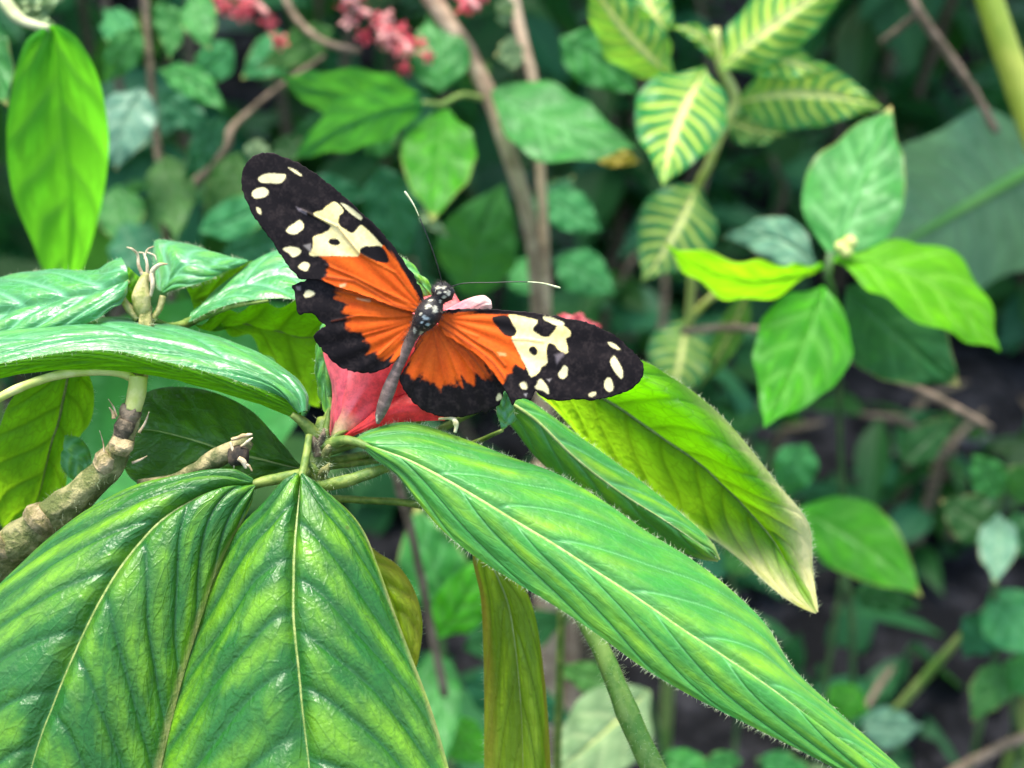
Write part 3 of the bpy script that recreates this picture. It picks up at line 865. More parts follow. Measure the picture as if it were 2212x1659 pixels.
def twig_thing(label, pts, w, mat='twig', cat='twig'):
    p = PP(pts)
    t = thing('twig', label, cat, p[-1])
    pstem(t, pts, w, mat, 'stem', rough=.25)
    return t


tw = twig_thing('bare grey brown twig slanting down past the yellow cane', [(1950, -60, .5), (1985, 25, .5), (2050, 120, .505), (2105, 200, .51), (2152, 285, .515)], [10, 10, 10, 10, 9])
pstem(tw, [(1985, 25, .5), (1950, 55, .51), (1905, 90, .52)], [8, 7, 6], 'bg_pale_stem' if 'bg_pale_stem' in M else 'twig', 'side_twig')
twig_thing('long reddish twig leaning behind the bright green shrub', [(1470, 716, .46), (1600, 708, .46), (1760, 745, .47), (1850, 780, .47), (2000, 850, .48), (2140, 925, .49)], [9, 9, 9, 9, 10, 9])
twig_thing('thin pale stalk slanting up from the bottom right soil', [(1930, 1540, .6), (2010, 1450, .58), (2090, 1360, .56), (2150, 1300, .55)], [10, 10, 9, 8], 'stem_green', 'stalk')
twig_thing('dry tan twig lying across the bottom right corner', [(2000, 1700, .56), (2110, 1640, .57), (2230, 1585, .58), (2330, 1545, .59)], [10, 11, 11, 10], 'twig')
twig_thing('short reddish brown stick on the soil near the small pale seedling', [(1870, 1530, .66), (1900, 1480, .66), (1930, 1440, .66)], [7, 8, 6], 'twig')
twig_thing('crooked brown twig ending in mid air near the left wing tip', [(400, 420, .53), (445, 365, .53), (490, 315, .53), (500, 280, .53), (540, 240, .54), (600, 190, .54), (700, 120, .55)], [12, 12, 10, 8, 6, 5, 4], 'twig')
twig_thing('dead brown stick low behind the vertical olive leaf', [(1270, 1330, .60), (1262, 1450, .62), (1280, 1600, .64)], [24, 24, 22], 'bark_dark', 'stick')
twig_thing('thin dry stem just below the leaf junction of the hairy shrub', [(850, 1000, .36), (870, 1080, .37), (900, 1200, .39), (960, 1500, .42)], [9, 9, 9, 9], 'twig', 'stem')


# --- low seedlings around the bottom and the right
def seedling(label, stem, sw, leaves, name='seedling', stemmat='stem_dark', group=None):
    p = P(*stem[-1])
    t = thing(name, label, 'plant', (p[0], p[1], 0), group)
    if stem:
        pstem(t, stem, [sw] * len(stem), stemmat)
        if p[2] > 0.01:
            tube('stem', [p] + down_to_ground(stem[-1], .005, .005), [sw * PXM(stem[-1][2])] * 4, M[stemmat], t, n=12)
    for b, tp, w, mt, kw in leaves:
        bleaf(t, b, tp, w, mt, seed=random.random() * 50, **kw)
    return t


seedling('small seedling with a broad bright leaf below the pale leaf tip at right', [(1722, 1100, .50), (1790, 1165, .515), (1836, 1290, .525), (1842, 1500, .55)], 7,
         [((1722, 1100, .50), (1992, 1290, .47), 84, 'bg_bright', dict(bend=20, wr=.95)), ((1745, 960, .52), (1690, 1080, .52), 50, 'bg_mid', dict(bend=-6)),
          ((1850, 1480, .54), (1800, 1560, .53), 46, 'bg_bright', {}), ((1840, 1280, .52), (1990, 1310, .55), 30, 'bg_shaded', {}),
          ((1840, 1095, .5), (1660, 1160, .52), 40, 'bg_mid', {})])
seedling('pale seedling leaf lying just above the soil at bottom right', [(1870, 1560, .6), (1850, 1640, .62)], 6,
         [((1860, 1560, .6), (1995, 1568, .58), 46, 'bg_grey', dict(bend=-10)), ((1960, 1400, .60), (1920, 1540, .62), 6, 'bg_shaded', {})])
seedling('seedling with grey green leaves at the right edge above the dark gap', [(2190, 1010, .52), (2160, 1080, .53), (2150, 1200, .54), (2150, 1420, .56)], 8,
         [((2160, 1110, .53), (2150, 1262, .5), 44, 'bg_grey', dict(bend=0)), ((2165, 1070, .52), (2100, 980, .51), 42, 'bg_mid', {}),
          ((2180, 1070, .52), (2260, 1010, .5), 44, 'bg_mid', {}), ((2150, 1150, .53), (2030, 1080, .54), 55, 'bg_shaded', {}), ((2160, 1130, .53), (2250, 1190, .52), 50, 'bg_shaded', {}),
          ((2140, 1280, .55), (2250, 1420, .53), 70, 'bg_mid', {}), ((2150, 1330, .55), (2080, 1420, .56), 50, 'bg_shaded', {})])
seedling('seedling in the bottom right corner with two drooping blue green leaves', [(2212, 1420, .56), (2190, 1500, .57), (2200, 1640, .6)], 8,
         [((2195, 1440, .56), (2100, 1560, .54), 46, 'bg_mid', dict(bend=-14)), ((2170, 1430, .56), (2290, 1500, .54), 48, 'bg_green', {})])
seedling('low plant with rounded green leaves left of the vertical olive leaf', [(950, 1340, .44), (960, 1420, .45), (970, 1600, .47)], 7,
         [((985, 1340, .43), (900, 1085, .42), 78, 'bg_green', dict(bend=14)), ((945, 1375, .42), (1045, 1195, .41), 58, 'bg_bright', dict(bend=-12)),
          ((940, 1400, .45), (960, 1660, .42), 58, 'bg_green', dict(bend=-8)), ((955, 1560, .46), (1060, 1650, .44), 48, 'bg_bright', {}),
          ((1000, 1400, .47), (1240, 1330, .5), 60, 'bg_shaded', {}), ((1000, 1470, .47), (1250, 1560, .5), 60, 'bg_shaded', {})])
seedling('low plant with a broad pale grey green leaf at bottom centre', [(1400, 1500, .42), (1420, 1580, .44), (1440, 1700, .47)], 7,
         [((1400, 1490, .42), (1180, 1680, .39), 92, 'bg_pale', dict(bend=10, rib=.0006, ribmat='petiole_pale')), ((1330, 1480, .44), (1200, 1440, .45), 34, 'bg_mid', {}),
          ((1420, 1640, .46), (1560, 1690, .44), 44, 'bg_green', {})])
seedling('low plant with pale leaves peeking below the long central leaf', [(1640, 1640, .5), (1640, 1720, .52)], 7,
         [((1600, 1640, .5), (1500, 1660, .48), 26, 'bg_green', {}), ((1640, 1640, .5), (1760, 1670, .48), 30, 'bg_mid', {}), ((1700, 1700, .5), (1850, 1680, .48), 40, 'bg_pale', {})])
seedling('small dark seedling between the yellowing leaf and the right soil patch', [(1560, 1190, .5), (1590, 1300, .52), (1600, 1480, .55)], 6,
         [((1560, 1190, .5), (1650, 1220, .48), 40, 'bg_mid', {}), ((1575, 1240, .5), (1500, 1180, .5), 40, 'bg_shaded', {}), ((1950, 1000, .56), (2060, 900, .56), 40, 'bg_shaded', {})])
# blurred leaves of a nearer shrub, upper left
us = thing('leafy_shrub', 'loose shrub of drooping mid green leaves left of the left butterfly wing', 'shrub', P(420, 600, .5) * [1, 1, 0])
UD = .46
for b, t, w, mt, kw in [
    ((345, 0, UD), (365, 130, UD), 34, 'bg_mid', dict(bend=16)),
    ((345, 150, UD), (488, 245, UD - .02), 34, 'bg_green', dict(bend=18)),
    ((340, 200, UD + .02), (470, 300, UD + .02), 36, 'bg_shaded', {}),
    ((480, 250, UD), (395, 400, UD), 34, 'bg_shaded', {}),
    ((350, 330, UD + .02), (380, 520, UD), 52, 'bg_mid', dict(bend=8)),
    ((560, 300, UD), (548, 360, UD), 26, 'bg_pale', {}),
    ((600, 300, UD + .03), (640, 350, UD + .03), 40, 'bg_shaded', {}),
    ((430, 500, UD), (620, 400, UD), 44, 'bg_mid', dict(bend=-12)),
    ((300, 60, UD), (225, 180, UD), 40, 'bg_mid', {}),
    ((310, 190, UD), (250, 370, UD - .01), 64, 'bg_grey', dict(bend=-14)),
    ((420, 310, UD + .02), (450, 360, UD), 22, 'bg_bright', {}),
    ((640, 420, UD + .04), (800, 420, UD + .05), 44, 'bg_shaded', {}),
    ((820, 360, UD + .04), (880, 560, UD + .05), 60, 'bg_shaded', {}),
    ((270, 480, UD + .02), (330, 620, UD), 60, 'bg_shaded', {}),
    ((480, 560, UD + .02), (640, 500, UD), 50, 'bg_shaded', {}),
    ((430, -20, UD), (455, 110, UD - .02), 40, 'bg_green', dict(bend=-12)),
    ((500, 90, UD + .03), (400, 180, UD + .03), 42, 'bg_mid', dict(bend=10)),
    ((640, 80, UD + .05), (520, 170, UD + .04), 46, 'bg_mid', {}),
    ((230, 20, UD + .02), (300, 120, UD), 40, 'bg_mid', {}),
    ((520, 330, UD + .03), (440, 470, UD + .02), 44, 'bg_mid', dict(bend=8)),
    ((250, 400, UD + .03), (270, 540, UD + .02), 54, 'bg_mid', {}),
]:
    bleaf(us, b, t, w, mt, seed=random.random() * 50, **kw)
pstem(us, [(310, -60, UD + .02), (318, 60, UD + .02), (330, 220, UD + .02), (350, 400, UD + .02), (370, 620, UD + .03), (380, 900, UD + .05)], [9, 9, 9, 10, 10, 10], 'bark_dark')
tube('stem', [P(380, 900, UD + .05)] + down_to_ground((380, 900, UD + .05), 0, .02), [.0022, .0024, .0027, .003], M['bark_dark'], us, n=12)
# dry fallen leaves and stones on the soil
for i, (X, Y, d, lab) in enumerate([(2080, 990, 1.0, 'pale grey stone on the soil patch at right'), (1985, 1010, .98, 'small grey stone beside the paler one on the right soil patch')]):
    p = ground_hit(X, Y); p[2] = .012
    s = thing('stone', lab, 'stone', p)
    bm = []
    V, F, _, _ = tube_geo([p + [-.02, 0, 0], p + [-.01, .002, .004], p + [.008, 0, .005], p + [.02, .002, 0]], [.002, .008, .007, .002], n=12, ns=10, rough=.3, seed=i)
    link('rock', mesh_np('rock', V, F), M['stone'], s)
p = P(1335, 330, .47)
fl = thing('dead_leaf', 'orange brown dead leaf caught under the broad green leaf left of the striped plant', 'leaf', p)
bleaf(fl, (1275, 325, .47), (1385, 350, .46), 24, 'leaf_olive', yell=lambda U, W: .6 + 0 * U)
# pink florets behind the right wing
pf = thing('pink_flower', 'small pink flower peeking above the right butterfly wing', 'flower', P(1240, 720, .30))
for b, t, w in (((1240, 705, .30), (1205, 685, .298), 17), ((1245, 705, .30), (1255, 675, .298), 16), ((1245, 706, .3), (1280, 700, .298), 12), ((1265, 705, .3), (1295, 705, .3), 8)):
    o = bleaf(pf, b, t, w, 'leaf_mid', shape='elliptic', nu=14, nv=9); o.data.materials.clear(); o.data.materials.append(M['red_bg']); o.name = 'petal'
tube('stalk', [P(1250, 706, .3), P(1240, 800, .30), P(1225, 960, .31), P(1215, 1250, .33)] + down_to_ground((1215, 1250, .33), .0, .02), [.0006, .0007, .0008, .001, .0012, .0014, .0016], M['petiole'], pf, n=40)

# ================================================================== FOREGROUND HAIRY SHRUB
SH = thing('hairy_shrub', 'hairy leaved garden shrub in the foreground carrying the red flower', 'shrub', P(-200, 1500, .27) * [1, 1, 0])

# leaves far behind first
# L9: leaf left of the butterfly, its glowing underside hanging below the fold
leaf(SH, [[(405, 692, .236), (450, 645, .240), (500, 600, .243), (560, 558, .246), (605, 540, .247), (650, 560, .246), (700, 600, .245), (760, 660, .244)],
          [(408, 696, .234), (465, 668, .232), (520, 652, .231), (580, 645, .231), (620, 645, .231), (660, 652, .231), (710, 670, .232), (762, 700, .236)],
          ],
     'leaf_sheen', vs=[-1, 1], nvein=5, seed=1, rib=0, hair=160, midhair=0, quilt=.0005, nv=40)
leaf(SH, [[(420, 700, .235), (470, 676, .234), (540, 660, .2330), (620, 655, .2325), (680, 662, .2325), (720, 690, .2335)],
          [(445, 712, .237), (520, 700, .239), (580, 715, .241), (640, 730, .242), (685, 730, .242), (715, 740, .241)],
          [(470, 690, .237), (505, 715, .242), (560, 745, .247), (590, 790, .251), (640, 855, .254), (690, 880, .254)]],
     'leaf_backlit', nvein=4, seed=2, rib=.0003, ribmat='midrib_dark', hair=60, midhair=0, quilt=.0006, wavy=.0009, kfwd=.25)
pstem(SH, [(400, 700, .236), (440, 682, .2345), (500, 662, .232), (580, 650, .231)], [11, 9, 6, 3], 'petiole', 'petiole')
# strip of leaf left of the flower
leaf(SH, [[(695, 700, .228), (683, 760, .228), (684, 820, .228), (695, 870, .2265), (712, 900, .225)],
          [(715, 690, .227), (702, 760, .226), (702, 820, .226), (708, 870, .2255), (716, 905, .225)],
          [(740, 690, .228), (735, 760, .228), (730, 820, .228), (722, 880, .227), (718, 910, .225)]], 'leaf_mid', nvein=4, seed=4, rib=0, hair=40, midhair=0, nu=60, nv=24)
# leaf tip behind the head
leaf(SH, [[(800, 620, .228), (830, 570, .229), (868, 556, .229), (900, 585, .228), (928, 620, .227), (934, 640, .227)],
          [(810, 660, .227), (850, 610, .227), (880, 590, .227), (905, 610, .2265), (922, 630, .2265), (930, 645, .227)],
          [(840, 700, .228), (870, 670, .228), (890, 650, .228), (908, 640, .228), (920, 645, .2275), (926, 650, .227)]], 'leaf_mid', nvein=4, seed=5, rib=0, hair=90, midhair=0, nu=60, nv=24)
# leaf tip under the shoulder of the right wing
leaf(SH, [[(930, 700, .224), (950, 660, .224), (975, 640, .224)], [(945, 705, .2235), (965, 672, .2235), (985, 655, .224)], [(960, 715, .224), (985, 690, .224), (995, 670, .224)]],
     'leaf_mid', nvein=2, seed=6, rib=0, hair=20, midhair=0, nu=30, nv=16)
# L8: pale curled leaf top left
leaf(SH, [[(340, 625, .240), (335, 590, .242), (331, 555, .243), (336, 520, .244), (380, 522, .2445), (430, 533, .245), (480, 552, .2445), (535, 562, .244)],
          [(350, 630, .238), (362, 612, .238), (378, 590, .2375), (398, 572, .237), (425, 570, .237), (455, 572, .238), (490, 572, .24), (535, 563, .243)],
          [(356, 634, .238), (390, 622, .236), (410, 618, .2355), (430, 612, .236), (452, 604, .2365), (472, 594, .238), (500, 580, .241), (536, 565, .243)]],
     'leaf_sheen', nvein=4, seed=7, kfwd=.4, rib=0, hair=170, midhair=0, quilt=.0003, groove=.0003, hlen=.0009)
leaf(SH, [[(400, 618, .239), (430, 610, .240), (470, 590, .241), (530, 566, .245), (580, 560, .247)], [(415, 650, .241), (440, 640, .242), (480, 620, .244), (520, 600, .246), (570, 580, .248)],
          [(420, 690, .242), (450, 668, .243), (480, 650, .245), (520, 630, .247), (560, 600, .249)]], 'leaf_backlit', nvein=4, seed=8, rib=0, hair=0, nu=60, nv=24)
# L7: curled leaf at the left edge
leaf(SH, [[(262, 555, .2345), (240, 566, .236), (214, 588, .2375), (170, 585, .239), (100, 583, .241), (30, 594, .242), (-60, 612, .243), (-140, 640, .244)],
          [(273, 572, .2310), (250, 588, .2310), (220, 604, .2320), (170, 610, .2325), (100, 615, .233), (30, 628, .2335), (-60, 648, .2345), (-140, 675, .2355)],
          [(277, 600, .2290), (255, 614, .2280), (220, 628, .2280), (170, 640, .2285), (100, 654, .229), (30, 670, .2295), (-60, 690, .2305), (-140, 715, .2315)],
          [(272, 628, .2275), (252, 645, .2260), (225, 658, .2255), (170, 674, .2255), (100, 692, .2255), (30, 706, .226), (-60, 728, .2265), (-140, 750, .2275)],
          [(258, 652, .2265), (240, 668, .2250), (215, 686, .2240), (170, 704, .2240), (100, 724, .224), (30, 738, .2245), (-60, 760, .225), (-140, 780, .226)]],
     'leaf_sheen', nvein=5, seed=9, rib=.0003, hair=240, midhair=60, quilt=.0006, groove=.0008, kfwd=.4, pw=1.4, bulge=.0006)
leaf(SH, [[(276, 575, .234), (290, 588, .2335), (306, 604, .2325), (316, 625, .232)], [(272, 612, .232), (285, 625, .232), (298, 635, .232), (312, 642, .232)], [(262, 650, .232), (276, 652, .232), (290, 655, .232), (310, 655, .232)]],
     'leaf_backlit', nvein=3, seed=10, rib=0, hair=0, nu=40, nv=20)
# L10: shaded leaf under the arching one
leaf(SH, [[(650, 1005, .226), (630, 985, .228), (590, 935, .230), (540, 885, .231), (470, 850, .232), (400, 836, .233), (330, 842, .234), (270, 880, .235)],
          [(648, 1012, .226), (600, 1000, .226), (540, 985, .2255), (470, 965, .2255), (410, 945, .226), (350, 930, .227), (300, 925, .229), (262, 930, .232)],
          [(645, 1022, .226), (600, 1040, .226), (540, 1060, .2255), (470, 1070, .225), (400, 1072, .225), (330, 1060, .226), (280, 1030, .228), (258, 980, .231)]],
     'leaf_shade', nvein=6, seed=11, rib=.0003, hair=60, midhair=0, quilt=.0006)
# L11: hanging leaf at the left edge, seen from below, with its long pale petiole
leaf(SH, [[(190, 800, .226), (203, 850, .231), (196, 910, .236), (165, 950, .240), (142, 985, .243), (144, 1040, .247), (130, 1090, .250), (60, 1150, .253)],
          [(150, 800, .224), (140, 850, .2275), (128, 910, .2325), (112, 960, .236), (100, 1010, .2405), (88, 1060, .2445), (70, 1110, .249), (40, 1155, .253)],
          [(60, 820, .225), (20, 870, .230), (0, 920, .235), (-20, 980, .240), (-20, 1040, .245), (-10, 1090, .249), (0, 1130, .252), (20, 1160, .253)]],
     'leaf_backlit', nvein=5, seed=12, rib=.0003, ribmat='midrib_dark', hair=80, midhair=0, quilt=.0005, kfwd=.25, nv=50)
leaf(SH, [[(140, 940, .232), (170, 945, .232), (192, 970, .232), (200, 1005, .231)], [(135, 970, .2315), (155, 985, .231), (175, 1005, .231), (190, 1025, .231)], [(130, 1000, .232), (140, 1020, .232), (155, 1035, .232), (180, 1045, .231)]],
     'leaf_mid', nvein=3, seed=13, rib=0, hair=20, midhair=0, nu=40, nv=20)
pstem(SH, [(-80, 900, .212), (0, 858, .213), (60, 830, .214), (130, 810, .216), (200, 802, .2175), (260, 806, .2185), (296, 822, .220)], [10, 10, 10, 10, 10, 10, 11], 'petiole_pale', 'petiole')

# main stem, left
st, fr = pstem(SH, [(-160, 1320, .230), (-60, 1250, .226), (30, 1180, .223), (110, 1115, .221), (190, 1055, .220), (240, 1010, .220), (262, 960, .220), (278, 915, .220), (288, 870, .220), (298, 820, .2205), (308, 760, .2235), (316, 700, .2275), (316, 660, .2300)],
               [42, 40, 38, 35, 32, 28, 23, 22, 21, 21, 19, 16, 13], 'bark', n=190, ns=24, rough=.38)
hairs_on_tube(fr, 700, .0010, .000026, 'stem_hairs', M['hair'], st)
pstem(SH, [(288, 885, .2188), (296, 850, .2186), (300, 815, .219)], [19, 21, 20], 'petiole_pale', 'young_shoot', rough=.1, n=20)
tube('stem', [P(-160, 1320, .230), P(-300, 1500, .245), P(-360, 1900, .27), P(-360, 1900, .27) * [1, 1, 0] - [0, 0, .02]], [.0034, .0038, .0045, .006], M['bark'], SH, n=40, ns=14, rough=.2)
for i, (X, Y, d, r, an) in enumerate([(232, 1000, .2195, 40, .9), (262, 962, .219, 29, 1.2), (90, 1118, .2205, 44, .7), (268, 925, .219, 27, 1.2), (282, 895, .219, 25, 1.3), (10, 1185, .2215, 45, .7)]):
    dx, dy = math.cos(an) * 19, -math.sin(an) * 19
    pstem(SH, [(X - dx, Y - dy, d), (X, Y, d), (X + dx, Y + dy, d)], [r * .74, r * .91, r * .72], 'bark_node' if i != 3 and i != 4 else 'bark_dark', 'leaf_scar', ns=22, rough=.75, n=22, seed=i)
for a, b, w in [((252, 900, .218), (234, 862, .217), 4), ((300, 935, .218), (322, 890, .217), 5), ((285, 1000, .219), (318, 985, .218), 5), ((225, 985, .218), (215, 930, .217), 3), ((246, 905, .2175), (236, 880, .217), 7)]:
    pstem(SH, [a, ((a[0] + b[0]) / 2 + 3, (a[1] + b[1]) / 2, a[2]), b], [w * .7, w * .5, w * .15], 'dry', 'dry_stub', ns=7)
# seed capsule with dried sepals
pstem(SH, [(312, 690, .2285), (308, 665, .2285), (306, 640, .2285), (310, 612, .2285), (318, 590, .2285)], [10, 19, 21, 13, 8], 'capsule', 'seed_capsule', ns=18, rough=.12, n=30)
pstem(SH, [(330, 690, .229), (345, 665, .2295), (352, 640, .23)], [6, 7, 7], 'capsule', 'petiole')
pstem(SH, [(300, 690, .229), (278, 665, .229), (262, 640, .2295)], [10, 9, 7], 'capsule', 'petiole')
for pts, w in [([(312, 600, .2285), (300, 575, .228), (297, 550, .228), (285, 538, .227), (274, 534, .227)], [8, 6, 5, 4, 2]),
               ([(318, 598, .2285), (318, 570, .228), (310, 548, .228), (300, 545, .2275)], [7, 5, 4, 2]),
               ([(312, 560, .228), (318, 540, .228), (332, 532, .2275)], [3, 3, 2]),
               ([(318, 545, .228), (334, 552, .228), (338, 562, .228)], [3, 3, 2]),
               ([(326, 608, .228), (330, 585, .2275), (345, 572, .227), (362, 570, .2265)], [8, 9, 6, 2]),
               ([(326, 640, .228), (330, 615, .2275), (328, 590, .2275)], [5, 8, 6])]:
    w = [q * .62 for q in w]
    pstem(SH, pts, w, 'dry', 'dry_sepal', ns=8, rough=.2)
# dead stub
pstem(SH, [(300, 1045, .222), (380, 1036, .221), (430, 1012, .2195), (480, 982, .2185), (520, 962, .218), (536, 950, .2178)], [10, 15, 18, 20, 21, 15], 'bark_olive', 'dead_stub', ns=16, rough=.25, n=60)
pstem(SH, [(500, 990, .2165), (520, 985, .2162), (536, 985, .2162)], [22, 26, 18], 'hole_shade', 'stub_end', ns=14, rough=.5, n=14)
for a, b, w in [((500, 950, .2155), (545, 938, .2155), 6), ((498, 955, .2155), (505, 1012, .2155), 5), ((515, 990, .2145), (532, 1012, .2145), 9), ((520, 965, .215), (546, 945, .215), 4), ((522, 1000, .2145), (545, 1018, .2145), 4)]:
    pstem(SH, [a, ((a[0] + b[0]) / 2 + 4, (a[1] + b[1]) / 2 - 3, a[2]), b], [w * .7, w * .8, w * .3], 'dry', 'dry_stub', ns=7, rough=.5)

# centre stem where the leaf stalks meet
st, fr = pstem(SH, [(700, 905, .224), (696, 940, .2228), (690, 985, .222), (682, 1030, .222), (676, 1080, .224), (690, 1160, .232), (720, 1300, .245), (760, 1600, .262)], [15, 22, 27, 27, 25, 24, 25, 26], 'petiole', n=90, ns=16, rough=.2)
hairs_on_tube(fr, 500, .0010, .000026, 'stem_hairs', M['hair'], st)
tube('stem', [P(760, 1600, .262)] + down_to_ground((760, 1600, .262), -.02, .02), [.0024, .0028, .0034, .004], M['bark'], SH, n=20)
pstem(SH, [(690, 960, .2205), (675, 935, .2195), (655, 912, .2185), (630, 895, .2175)], [18, 15, 12, 7], 'petiole', 'petiole', n=24)
pstem(SH, [(696, 965, .220), (720, 955, .2185), (750, 950, .2172), (790, 962, .2160), (830, 978, .2152)], [13, 11, 10, 8, 4], 'petiole', 'petiole', n=24)
o, fr = pstem(SH, [(672, 1050, .2195), (710, 1046, .2185), (750, 1038, .218), (800, 1022, .218), (850, 1008, .219), (880, 1015, .2215)], [12, 14, 14, 12, 9, 5], 'petiole', 'petiole', n=40)
hairs_on_tube(fr, 200, .0010, .000026, 'stem_hairs', M['hair'], o)
pstem(SH, [(668, 1020, .220), (620, 1030, .2185), (570, 1040, .217), (530, 1052, .2155)], [13, 13, 12, 9], 'petiole', 'petiole', n=24)
pstem(SH, [(668, 940, .2185), (662, 985, .217), (652, 1030, .2155), (642, 1080, .2135)], [8, 9, 9, 7], 'petiole', 'petiole', n=24)
for a, b, w, mt in [((688, 985, .2195), (672, 930, .2190), 11, 'bark_dark'), ((700, 985, .219), (716, 948, .2185), 10, 'bark'), ((684, 1020, .2185), (664, 996, .2178), 10, 'petiole'), ((694, 1025, .2185), (712, 1000, .218), 11, 'bark'), ((690, 960, .2192), (700, 925, .219), 9, 'bark_dark')]:
    o, fr = pstem(SH, [a, ((a[0] + b[0]) / 2 + 2, (a[1] + b[1]) / 2, a[2] - .0005), b], [w, w * .9, w * .25], mt, 'bud_scale', ns=10, rough=.5, n=14)
    hairs_on_tube(fr, 50, .0009, .000026, 'scale_hairs', M['hair'], o)

for pts, w in (([(700, 910, .2235), (712, 895, .2245), (716, 880, .2255), (712, 860, .2262)], [7, 6, 5, 4]), ([(702, 905, .2240), (745, 830, .229), (790, 740, .2295), (815, 665, .228)], [7, 6, 6, 4]),
               ([(702, 905, .2240), (800, 830, .2300), (900, 760, .2300), (945, 705, .2240)], [7, 6, 5, 4]), ([(690, 985, .2225), (850, 930, .2300), (1000, 870, .2310), (1062, 845, .2260)], [8, 8, 7, 5]),
               ([(690, 1000, .2230), (880, 960, .2330), (1060, 870, .2350), (1170, 822, .2325)], [9, 9, 8, 6]), ([(690, 1010, .2230), (850, 990, .2300), (1010, 960, .2290), (1085, 930, .2225)], [8, 7, 6, 4]),
               ([(690, 1060, .2240), (740, 1110, .2280), (775, 1180, .2258)], [8, 7, 5]), ([(330, 690, .229), (365, 705, .233), (405, 698, .236)], [8, 8, 8])):
    pstem(SH, pts, w, 'petiole', 'petiole', n=24)
# L5: yellowing leaf on the right, light shining through it
leaf(SH, [[(1180, 790, .234), (1290, 768, .236), (1385, 778, .2375), (1440, 808, .238), (1500, 848, .238), (1560, 900, .238), (1620, 968, .2375), (1680, 1045, .2375), (1735, 1110, .239), (1752, 1150, .2405), (1756, 1230, .240), (1768, 1322, .236)],
          [(1180, 805, .2305), (1280, 795, .2305), (1370, 805, .230), (1425, 838, .2295), (1478, 880, .229), (1530, 930, .229), (1590, 1000, .2295), (1650, 1070, .2325), (1690, 1120, .236), (1712, 1165, .2385), (1732, 1235, .239), (1766, 1322, .236)],
          [(1175, 830, .234), (1255, 840, .2355), (1330, 878, .237), (1400, 925, .2375), (1460, 968, .2375), (1520, 1012, .2375), (1580, 1068, .238), (1640, 1130, .2380), (1680, 1180, .2380), (1705, 1225, .2375), (1730, 1270, .237), (1764, 1323, .236)],
          [(1160, 850, .236), (1200, 885, .240), (1260, 950, .244), (1330, 1012, .2465), (1410, 1082, .2475), (1480, 1128, .2475), (1550, 1172, .2435), (1610, 1218, .2385), (1650, 1255, .2355), (1690, 1288, .2345), (1725, 1310, .235), (1762, 1326, .236)]],
     'leaf_backlit', vs=[-1, -.6, 0, 1], nvein=9, kfwd=.24, seed=14, rib=.00032, ribmat='midrib_dark', hair=420, midhair=0, quilt=.0005, vw=.0006, groove=.0003, nu=300, nv=100,
     yell=lambda U, W: 1.25 * np.clip((U - .62) / .30, 0, 1) * np.clip(np.abs(W) * 1.3 - .1 + (U - .8) * 1.2, 0, 1) + .55 * np.clip((-W - .7) / .2, 0, 1) * np.clip((U - .3) / .3, 0, 1) + .5 * np.clip((W - .82) / .15, 0, 1) * np.clip((U - .3) / .3, 0, 1), hlen=.0012)
# L4: folded leaf between
leaf(SH, [[(1060, 830, .226), (1098, 845, .227), (1150, 870, .2275), (1260, 948, .2285), (1370, 1028, .2290), (1470, 1108, .2290), (1540, 1178, .2285), (1556, 1208, .2280)],
          [(1065, 850, .225), (1120, 880, .2245), (1165, 912, .2245), (1240, 985, .2245), (1330, 1055, .2250), (1440, 1125, .2255), (1525, 1185, .2265), (1553, 1210, .2280)],
          [(1070, 865, .2255), (1085, 895, .2265), (1112, 930, .2275), (1160, 990, .2285), (1260, 1080, .2290), (1380, 1150, .2295), (1490, 1200, .2290), (1550, 1214, .2280)]],
     'leaf_mid', nvein=5, kfwd=.35, seed=15, rib=.00025, hair=330, midhair=60, quilt=.0004, groove=-.0004, vw=.0006, hlen=.0010,
     yell=lambda U, W: .8 * np.clip((U - .9) / .1, 0, 1) * np.clip(np.abs(W), 0, 1))
# curled tip of a young leaf under the hind wing
leaf(SH, [[(1085, 930, .2225), (1072, 880, .2205), (1083, 848, .2195), (1096, 842, .2195)], [(1098, 920, .2215), (1092, 880, .2200), (1094, 855, .2192), (1100, 845, .2193)], [(1112, 910, .2225), (1110, 880, .2205), (1106, 860, .2195), (1104, 848, .2195)]],
     'leaf_sheen', nvein=3, seed=16, rib=0, hair=20, midhair=0, nu=40, nv=18)
# L13: hanging olive leaf
leaf(SH, [[(1020, 1180, .232), (1022, 1215, .232), (1038, 1290, .232), (1044, 1400, .232), (1046, 1520, .232), (1046, 1680, .232), (1050, 1800, .232)],
          [(1040, 1180, .2305), (1052, 1225, .2300), (1080, 1310, .2295), (1098, 1420, .2290), (1108, 1540, .2290), (1112, 1680, .2290), (1110, 1800, .229)],
          [(1085, 1200, .2295), (1105, 1235, .2290), (1140, 1300, .2282), (1156, 1400, .2280), (1162, 1520, .2280), (1164, 1680, .2280), (1160, 1800, .228)],
          [(1100, 1210, .231), (1118, 1245, .232), (1148, 1310, .2330), (1166, 1400, .2335), (1180, 1500, .234), (1190, 1680, .234), (1186, 1800, .234)]],
     'leaf_olive', vs=[-1, -.2, .6, 1], nvein=4, kfwd=.6, seed=17, rib=.00022, ribmat='midrib', hair=130, midhair=0, quilt=.0003, vw=.0006,
     yell=lambda U, W: .75 * np.clip((-W - .55) / .25, 0, 1) * np.clip(1 - U * .9, 0, 1) + .5 * np.clip((W - .72) / .1, 0, 1))
pstem(SH, [(1000, 1120, .229), (1012, 1160, .2305), (1040, 1195, .2305)], [9, 9, 7], 'petiole', 'petiole')
pstem(SH, [(676, 1075, .226), (780, 1080, .228), (900, 1090, .229), (1000, 1120, .229)], [8, 8, 8, 8], 'petiole', 'petiole')
